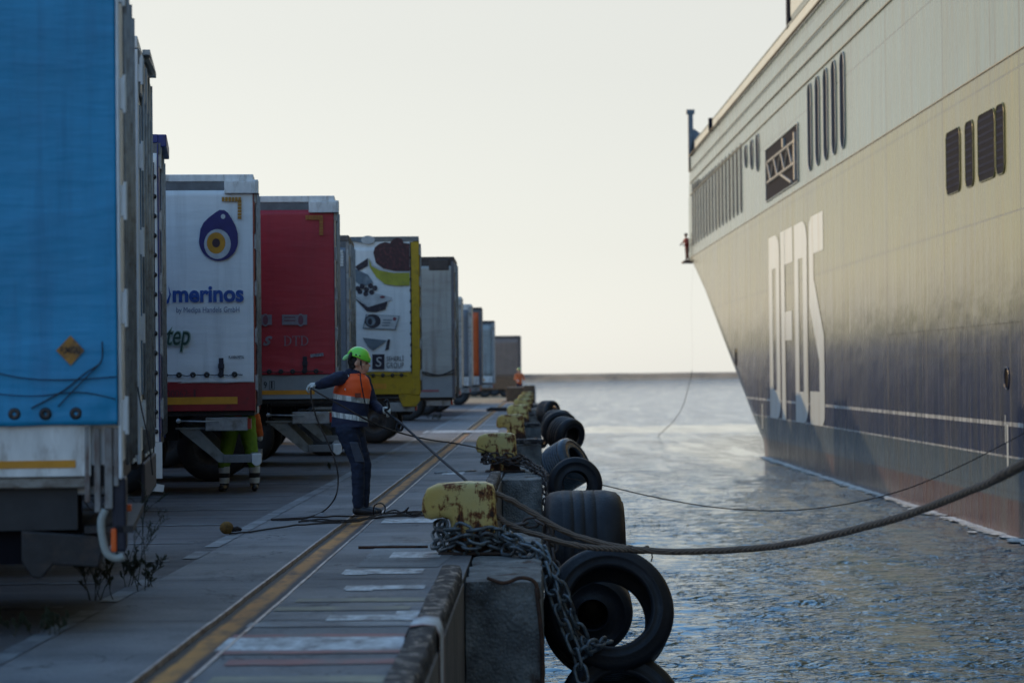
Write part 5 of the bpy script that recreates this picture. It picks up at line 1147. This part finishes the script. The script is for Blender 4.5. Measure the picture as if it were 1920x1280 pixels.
# ================================================================== PEOPLE
def capsule(mb, a, ra, b_, rb, n=14, flat=None):
    a, b_ = Vector(a), Vector(b_); d = (b_ - a); L = d.length; d = d.normalized() if L > 1e-6 else Vector((0, 0, 1)); pts = []; rs = []
    for k in range(5): t_ = math.pi / 2 * (1 - k / 4); pts.append(a - d * ra * math.sin(t_) * (0.999)); rs.append(max(0.002, ra * math.cos(t_)))
    for k in range(5): t_ = math.pi / 2 * k / 4; pts.append(b_ + d * rb * math.sin(t_)); rs.append(max(0.002, rb * math.cos(t_)))
    mb.tube(pts, rs, n)
def figure(name, label, loc, rz, segs, ells, mats, voxel=0.009, smooth=4, scale=1.0, folds=0.0):
    """segs: (mat index, a, ra, b, rb); ells: (mat index, centre, radii, matrix or None) -> one continuous skinned surface"""
    q = MB()
    for mi, a, ra, b_, rb in segs: capsule(q, a, ra, b_, rb)
    for mi, c, r, M in ells: q.ellipsoid(c, r, 18, 12, M)
    me = bpy.data.meshes.new('raw'); me.from_pydata(q.v, [], q.f); ob = bpy.data.objects.new('raw', me); COL.objects.link(ob)
    bm = bmesh.new(); bm.from_mesh(me); bmesh.ops.recalc_face_normals(bm, faces=bm.faces); bm.to_mesh(me); bm.free()
    r = ob.modifiers.new('r', 'REMESH'); r.mode = 'VOXEL'; r.voxel_size = voxel
    sm = ob.modifiers.new('s', 'SMOOTH'); sm.iterations = smooth; sm.factor = 0.5
    dg = bpy.context.evaluated_depsgraph_get(); out = bpy.data.meshes.new_from_object(ob.evaluated_get(dg)); bpy.data.objects.remove(ob); bpy.data.meshes.remove(me)
    out.materials.clear()
    V = np.zeros(len(out.vertices) * 3); out.vertices.foreach_get('co', V); V = V.reshape(-1, 3)
    P = np.zeros(len(out.polygons) * 3); out.polygons.foreach_get('center', P); P = P.reshape(-1, 3)
    def dist(P):
        best = np.full(len(P), 1e9); idx = np.zeros(len(P), int)
        for mi, a, ra, b_, rb in segs:
            a_, d = np.array(a), np.array(b_) - np.array(a); t_ = np.clip(((P - a_) @ d) / max(1e-9, d @ d), 0, 1)
            dd = np.linalg.norm(P - (a_ + t_[:, None] * d), axis=1) - (ra + (rb - ra) * t_); k = dd < best; best[k] = dd[k]; idx[k] = mi
        for mi, c, r, M in ells:
            X = P - np.array(c)
            if M is not None: X = X @ np.array(M)     # rotate back
            dd = (np.linalg.norm(X / np.array(r), axis=1) - 1) * min(r); k = dd < best; best[k] = dd[k]; idx[k] = mi
        return idx
    idx = dist(P)
    if folds:
        iv = dist(V)
        for i in range(len(V)):
            if iv[i] in (1, 2):
                p = Vector(V[i]); n = out.vertices[i].normal
                d = folds * (mnoise.noise(Vector((p.x * 9, p.y * 9, p.z * 16))) + 0.6 * mnoise.noise(Vector((p.x * 22 + 4, p.y * 22, p.z * 34))))
                V[i] = p + n * d
        out.vertices.foreach_set('co', V.ravel())
    out.name = 'body'; o = thing('person', label, 'person', loc, rz)
    for m_ in mats: out.materials.append(m_)
    out.polygons.foreach_set('material_index', idx.astype('i')); out.polygons.foreach_set('use_smooth', [True] * len(out.polygons)); out.update()
    b_ = bpy.data.objects.new('body', out); COL.objects.link(b_); b_.parent = o
    if scale != 1: o.scale = (scale,) * 3
    return o
def hand(segs, c, pd, pn, side_, curl, mi, s=1.0):
    """c wrist, pd palm direction, pn palm normal, side_ = thumb direction"""
    c, pd, pn, sd = Vector(c), Vector(pd).normalized(), Vector(pn).normalized(), Vector(side_).normalized()
    segs.append((mi, c, .030 * s, c + pd * .05, .036 * s))
    for i in range(4):
        segs.append((mi, c + pd * .03 + sd * (.024 - .017 * i), .016, c + pd * .085 + sd * (.030 - .020 * i), .014))
        k = c + pd * .085 + sd * (.030 - .020 * i); L = (.040, .045, .042, .034)[i]
        d1 = (pd * math.cos(curl) + pn * math.sin(curl)); k2 = k + d1 * L; d2 = (pd * math.cos(curl * 2.1) + pn * math.sin(curl * 2.1)); k3 = k2 + d2 * L * .75
        segs.append((mi, k, .0135, k2, .0125)); segs.append((mi, k2, .0125, k3, .0105))
    t0 = c + pd * .02 + sd * .025; t1 = t0 + (pd * .5 + sd * .6 + pn * .4).normalized() * .045; t2 = t1 + (pd * .7 + pn * .7).normalized() * .035
    segs.append((mi, t0, .016, t1, .0135)); segs.append((mi, t1, .0135, t2, .011))

M_skin = mat('face_skin', (0.62, 0.34, 0.23), 0.5, 0, 0.15, bump=0.05)
M_navy = mat('navy_workwear', (0.012, 0.018, 0.048), 0.8, 0, 0.3, bump=0.5, bump_scale=18)
M_trous = mat('navy_trousers', (0.010, 0.020, 0.050), 0.8, 0, 0.3, bump=0.6, bump_scale=14)
M_glove = mat('pale_work_glove', (0.55, 0.57, 0.54), 0.7, 0, 0.2, (0.2, 0.19, 0.17, 1), 0.35, 14, bump=0.4)
M_boot = mat('black_boot', (0.012, 0.013, 0.018), 0.5, 0, 0.3)
M_hair = mat('dark_hair', (0.02, 0.016, 0.014), 0.7, bump=0.6, bump_scale=120)
M_knee = mat('slate_knee_patch', (0.07, 0.085, 0.12), 0.8)
O = G(676, 965); O = Vector((O.x, O.y, 0.0))
def U(px, py, y=0.0): p = W(px, py, O.y + y); return Vector((p.x - O.x, y, p.z))
segs = []; ells = []
# torso
ch = U(656, 735); pel = U(655, 797)
sR = U(640, 708, -0.14); sL = U(684, 714, 0.13)
ells += [(1, U(661, 732), (0.170, 0.150, 0.20), None), (1, U(656, 768), (0.165, 0.148, 0.19), None), (1, U(655, 790), (0.160, 0.15, 0.12), None)]
segs += [(1, sR + Vector((.03, .03, 0)), .060, U(655, 745, -.04), .12), (1, sL, .07, U(668, 745, .03), .12), (1, sR + Vector((.03, .05, 0)), .060, sL, .062), (1, U(664, 703), .085, U(660, 720), .13)]
# legs
kR, kL = U(671, 868, -0.07), U(684, 872, 0.07); aR, aL = U(672, 945, -0.07), U(681, 948, 0.08)
segs += [(2, U(650, 806, -.07), .120, kR, .076), (2, kR, .076, aR, .062), (2, U(662, 806, .07), .118, kL, .074), (2, kL, .074, aL, .060), (2, U(655, 795, 0), .14, U(656, 806, 0), .14)]
for a_, yy in ((aR, -.07), (aL, .09)):
    segs += [(4, a_ + Vector((0, 0, .03)), .056, a_ + Vector((0, 0, -.05)), .050), (4, Vector((a_.x - .02, yy, .050)), .046, Vector((a_.x + .13, yy - .035, .040)), .040), (4, Vector((a_.x + .13, yy - .035, .040)), .040, Vector((a_.x + .17, yy - .045, .034)), .034)]
# arms
eR, wR = U(614, 716, -0.25), U(597, 722, -0.17); eR = U(616, 715, -0.28)
segs += [(1, sR, .078, eR, .062), (1, eR, .062, wR, .047)]
hand(segs, U(594, 722, -0.17), (-1, .05, -.12), (0.1, 0.1, -1), (0.0, -1, 0.1), 1.0, 3)
eL, wL = U(700, 757, 0.12), U(714, 769, -0.06)
segs += [(1, sL, .062, eL, .058), (1, eL, .060, wL, .046)]
hand(segs, wL + Vector((.01, 0, 0)), (.95, -.35, -.05), (-.3, -.5, -.8), (0.1, -.5, 0.85), 1.1, 3)
# head: neck, skull, jaw, nose, brow, ear, lips
hc = U(673, 681)
segs += [(0, U(664, 702), .062, U(669, 688), .060), (0, hc + Vector((.070, -.012, -.058)), .036, hc + Vector((.045, -.01, -.085)), .040)]
ells += [(0, hc + Vector((-.005, 0, 0.02)), (.100, .080, .105), None), (0, hc + Vector((.035, -.006, -.045)), (.066, .060, .062), None), (0, hc + Vector((.078, -.012, .018)), (.022, .050, .014), None)]
segs += [(0, hc + Vector((.088, -.014, .008)), .010, hc + Vector((.117, -.018, -.026)), .0125), (0, hc + Vector((.100, -.016, -.058)), .010, hc + Vector((.094, -.002, -.058)), .009), (0, hc + Vector((.098, -.016, -.072)), .009, hc + Vector((.092, -.005, -.072)), .008)]
ells += [(0, hc + Vector((-.022, -.081, -.004)), (.020, .010, .032), None), (0, hc + Vector((-.022, .081, -.004)), (.020, .010, .032), None), (0, hc + Vector((.045, -.052, -.022)), (.03, .022, .025), None)]
segs += [(5, U(651, 704, .0), .050, U(655, 698, -.04), .046), (5, U(655, 700, -.05), .040, U(672, 706, -.09), .026), (5, U(655, 700, .06), .040, U(675, 704, .04), .024)]
P1 = figure('person', 'worker in lime helmet and orange vest standing on the crane rail, pulling ropes', O, 0, segs, ells, [M_skin, M_navy, M_trous, M_glove, M_boot, mat('navy_collar', (0.010, 0.014, 0.04), 0.8), M_hair], 0.008, 3, folds=0.007)
# vest shell: torso surface pushed outwards
def vest_mesh(cz0, cz1, nz=34, na=56):
    mb = MB(); vs = []
    for j in range(nz + 1):
        z = cz0 + (cz1 - cz0) * j / nz; u = j / nz
        cx = np.interp(u, [0, .35, .7, 1], [U(656, 795).x, U(657, 765).x, U(661, 735).x, U(664, 706).x])
        rx = np.interp(u, [0, .2, .45, .72, .9, 1], [.196, .192, .196, .198, .160, .092]); ry = np.interp(u, [0, .2, .45, .72, .9, 1], [.176, .172, .180, .205, .185, .095])
        for i in range(na):
            a = 2 * math.pi * i / na; p = Vector((cx + rx * math.cos(a), ry * math.sin(a), z))
            d = 0.009 * mnoise.noise(Vector((p.x * 8, p.y * 8, p.z * 13))) + 0.006 * mnoise.noise(Vector((p.x * 20, p.y * 20, p.z * 28)))
            vs.append(p + Vector((math.cos(a), math.sin(a), 0)) * d)
    mb.add(vs, [(j * na + i, j * na + (i + 1) % na, (j + 1) * na + (i + 1) % na, (j + 1) * na + i) for j in range(nz) for i in range(na)]); return mb
m, t, b = base('hi_vis_vest'); v = t.coord(); xyz = t.sep(v)
zA, zB = U(655, 797).z, U(655, 700).z
sag = t.math('MULTIPLY', t.math('SUBTRACT', U(650, 0).x, xyz[0]), 0.16)
zf = t.math('DIVIDE', t.math('SUBTRACT', t.math('SUBTRACT', xyz[2], sag), zA - 0.02), zB - zA)
lv = lambda py: (U(650, py).z - zA + 0.02) / (zB - zA)
SIL, NAV, ORA = (0.60, 0.64, 0.64, 1), (0.010, 0.018, 0.055, 1), (1.0, 0.12, 0.02, 1)
c = t.ramp(zf, [(0, NAV), (lv(786), SIL), (lv(776), NAV), (lv(752), SIL), (lv(742), ORA)], 'CONSTANT')
wr_ = t.ramp(t.noise(t.coord((30, 30, 2)), 1.0, 3), [(0.42, (0.55,) * 3), (0.58, (1.15,) * 3)]); isil = t.math('MAXIMUM', t.math('COMPARE', zf, (lv(786) + lv(776)) / 2, abs(lv(776) - lv(786)) / 2), t.math('COMPARE', zf, (lv(752) + lv(742)) / 2, abs(lv(742) - lv(752)) / 2))
c = t.mix(isil, c, t.mix(1.0, c, wr_, 'MULTIPLY'))
zip_ = t.math('COMPARE', t.math('SUBTRACT', xyz[0], t.math('MULTIPLY', xyz[2], -0.16)), U(684, 745).x + 0.16 * U(684, 745).z, 0.006)
c = t.mix(t.math('MULTIPLY', zip_, t.math('LESS_THAN', xyz[1], 0.0)), c, (0.01, 0.012, 0.03))
t.link(c, b.inputs['Base Color']); b.inputs['Roughness'].default_value = 0.65
vest = obj('vest', vest_mesh(zA - 0.015, zB), m, P1, True)
# sleeves hide the vest where the arm leaves it: dark armhole and shoulder tape
q = MB(); q.ellipsoid(sR + Vector((-.050, -.045, -.005)), (.062, .062, .068), 18, 12); obj('sleeve_top', q, M_navy, P1, True)
q = MB(); c0 = U(649, 705, -.155); q.box(-.028, .028, -.012, .012, -.020, .020, 0, Matrix.Translation(c0) @ Matrix.Rotation(R(25), 4, 'Y')); obj('shoulder_tape', q, M_wtape, P1, bevel=.004)
c0 = U(651, 728, -.185); q = MB(); q.box(-.020, .020, -.008, .012, -.028, .028, 0, Matrix.Translation(c0) @ Matrix.Rotation(R(35), 4, 'Y')); obj('armhole_tape', q, M_wtape, P1, bevel=.004)
c0 = U(671, 741, -.200); q = MB(); q.box(-.030, .030, -.004, .006, -.024, .024, 0, Matrix.Translation(c0)); obj('chest_badge', q, mat('dull_red_badge', (0.22, 0.045, 0.02), 0.7), P1)
q = MB(); c0 = U(669, 845, -.155); vs = [U(655, 828, -.185), U(670, 829, -.182), U(683, 866, -.146), U(666, 866, -.150)]
q.add(vs + [v_ + Vector((0, .06, 0)) for v_ in vs], [(0, 3, 2, 1), (0, 1, 5, 4), (1, 2, 6, 5), (2, 3, 7, 6), (3, 0, 4, 7)]); obj('knee_patch', q, M_knee, P1, bevel=.006)
# hair, helmet
q = MB(); q.ellipsoid(hc + Vector((-.040, 0, .020)), (.078, .086, .086), 18, 12); q.ellipsoid(hc + Vector((-.052, 0, -.028)), (.056, .070, .058), 16, 10); q.box(.018, .034, -.084, -.074, -.02, .03, 0, Matrix.Translation(hc)); obj('hair', q, M_hair, P1, True)
tl = Matrix.Translation(hc + Vector((-.008, 0, .064))) @ Matrix.Rotation(R(17), 4, 'Y')
q = MB(); na = 40; vs = []; K = 12
for j in range(K + 1):
    th = (math.pi / 2) * j / K * 1.02
    for i in range(na):
        a = 2 * math.pi * i / na; rx = .127 if math.cos(a) > 0 else .120; e = 1 + (0.10 * max(0, math.cos(a)) ** 4 if j > 9 else 0)
        ridge = 1 + .035 * math.exp(-(math.sin(a) * math.sin(th) / .25) ** 2) * math.sin(th * 1.7)
        vs.append(tl @ Vector((rx * math.sin(th) * math.cos(a) * e, .105 * math.sin(th) * math.sin(a), (.112 * math.cos(th) * ridge) - (.020 * max(0, math.cos(a)) if j > 10 else 0))))
q.add(vs, [(j * na + i, j * na + (i + 1) % na, (j + 1) * na + (i + 1) % na, (j + 1) * na + i) for j in range(K) for i in range(na)])
hel = obj('helmet', q, mat('lime_helmet', (0.22, 0.78, 0.06), 0.28, 0, 0.08, coat=0.4, bump=0), P1, True, recalc=True); md = hel.modifiers.new('t', 'SOLIDIFY'); md.thickness = .005
q = MB(); q.ellipsoid((0, 0, 0), (.024, .010, .046), 14, 8, Matrix.Rotation(R(35), 3, 'Y')); q.v = [tuple(tl @ (Vector(v_) + Vector((-.118, -.060, -.035)))) for v_ in q.v]; obj('ear_visor', q, mat('pale_lime_visor', (0.32, 0.75, 0.30), 0.25), hel, True)
q = MB(); q.ellipsoid((0, 0, 0), (.018, .014, .05), 12, 8); q.v = [tuple(tl @ (Vector(v_) + Vector((-.078, -.088, -.012)))) for v_ in q.v]; obj('ear_hinge', q, M_boot, hel, True)
for dx in (.02, -.02):
    q = MB(); q.ellipsoid((0, 0, 0), (.010, .004, .009), 10, 6); q.v = [tuple(tl @ (Vector(v_) + Vector((dx, -.104 if dx < 0 else -.101, .020)))) for v_ in q.v]; obj('vent_hole', q, M_boot, hel, True)
q = MB(); q.tube([hc + Vector((.02, -.083, .03)), hc + Vector((.035, -.066, -.05)), hc + Vector((.05, -.03, -.115))], .004, 5); obj('chin_strap', q, M_strap, P1)
for sy in (-.040, .016):
    q = MB(); q.ellipsoid(hc + Vector((.088, sy, -.002)), (.008, .014, .005), 10, 6); obj('eye', q, M_boot, P1, True)
    q = MB(); q.ellipsoid(hc + Vector((.095, sy, .022)), (.008, .020, .0045), 10, 6); obj('eyebrow', q, M_hair, P1, True)
# second worker, bending under the white trailer: only legs and hips show below the board
O2 = Vector((W(446, 918, 31.0).x, 31.15, 0)); lime = mat('hi_vis_lime_trousers', (0.17, 0.30, 0.02), 0.7, 0, 0.25, bump=0.5, bump_scale=16); refl = M_wtape
segs = [(2, (-.10, .02, .86), .120, (-.165, 0, .47), .085), (2, (-.165, 0, .47), .085, (-.20, 0.02, .33), .078), (2, (.10, .02, .86), .120, (.165, 0, .47), .085), (2, (.165, 0, .47), .085, (.19, .02, .33), .078),
        (2, (-.08, .03, .90), .14, (.08, .03, .90), .14), (1, (0, .05, .95), .15, (0, .42, .96), .16), (1, (0, .42, .96), .16, (0, .55, .95), .12), (1, (-.16, .48, .96), .06, (-.2, .60, .72), .05), (1, (.16, .48, .96), .06, (.2, .60, .72), .05),
        (0, (0, .6, .93), .06, (0, .66, .90), .06), (3, (-.2, .60, .72), .045, (-.2, .62, .66), .04), (3, (.2, .60, .72), .045, (.2, .62, .66), .04)]
for s_ in (-1, 1):
    x = .195 * s_
    segs += [(5, (x, .02, .30), .076, (x, .02, .245), .072), (4, (x, .02, .215), .074, (x, .02, .20), .072), (5, (x, .02, .165), .070, (x, .02, .135), .068), (4, (x, .02, .10), .062, (x, .02, .07), .058), (4, (x, .0, .05), .048, (x + .02 * s_, -.14, .045), .042)]
P2 = figure('person', 'worker in lime reflective trousers bending under the white trailer, only legs visible', O2, 0, segs, [(0, (0, .72, .88), (.08, .1, .09), None)], [M_skin, mat('hi_vis_orange_jacket', (0.75, 0.16, 0.03), .7), lime, M_glove, M_boot, refl], 0.012, 3, folds=.006)
q = MB(); q.ellipsoid((0, .735, .90), (.1, .11, .09), 14, 8); obj('helmet', q, mat('lime_helmet', None), P2, True)
# small figures far away
def small(label, loc, h, top, leg_, hel_, lean=0.0, rz=0, handup=False):
    k = h / 1.78; S = lambda *p: tuple(x * k for x in p)
    segs = [(2, S(-.09, 0, .86), .10 * k, S(-.11, .02, .45), .07 * k), (2, S(-.11, .02, .45), .07 * k, S(-.11, 0, .1), .055 * k), (2, S(.09, 0, .86), .10 * k, S(.13, -.03, .45), .07 * k), (2, S(.13, -.03, .45), .07 * k, S(.13, .02, .1), .055 * k),
            (4, S(-.11, 0, .05), .045 * k, S(-.11, -.12, .04), .04 * k), (4, S(.13, .02, .05), .045 * k, S(.14, -.10, .04), .04 * k), (1, S(0, 0, .95), .15 * k, S(lean * .5, 0, 1.3), .17 * k), (1, S(lean * .5 - .15, 0, 1.40), .08 * k, S(lean * .5 + .15, 0, 1.40), .08 * k),
            (1, S(lean * .5 - .19, 0, 1.40), .06 * k, S(-.30 + lean, -.08, 1.15), .05 * k), (1, S(-.30 + lean, -.08, 1.15), .05 * k, S(-.20 + lean, -.28, 1.05), .04 * k), (1, S(lean * .5 + .19, 0, 1.40), .06 * k, S(.28 + lean, -.05, 1.15), .05 * k), (1, S(.28 + lean, -.05, 1.15), .05 * k, S(.18 + lean, -.26, 1.0), .04 * k),
            (3, S(-.20 + lean, -.28, 1.05), .045 * k, S(-.18 + lean, -.34, 1.03), .04 * k), (3, S(.18 + lean, -.26, 1.0), .045 * k, S(.16 + lean, -.33, .98), .04 * k), (0, S(lean * .6, 0, 1.45), .055 * k, S(lean * .8, -.01, 1.55), .06 * k)]
    P = figure('person', label, loc, rz, segs, [(0, S(lean * .9, -.01, 1.62), (.085 * k, .1 * k, .115 * k), None)], [M_skin, top, leg_, M_glove, M_boot, top], 0.02, 3)
    q = MB(); q.ellipsoid(S(lean * .9, 0, 1.70), (.115 * k, .13 * k, .09 * k), 14, 8); obj('helmet', q, hel_, P, True); return P
c = W(974, 745, 139); small('distant worker in orange top and dark trousers at the sunlit far end of the quay', (c.x, 139, 0), 1.8, mat('orange_top', (0.7, 0.15, 0.04), .7), M_trous, mat('pale_lime_helmet', (0.45, 0.55, 0.2), .4), 0, R(20))
small('person in red overalls leaning out on the small step by the bow of the ship', (W(1288.5, 488, 121.3).x, 121.3, STEP.z), 1.42, mat('red_overall', (0.32, 0.04, 0.02), .7), mat('dark_red_overall', (0.12, 0.02, 0.015), .7), mat('dark_helmet', (0.05, 0.02, 0.02), .5), -0.12, R(-60))
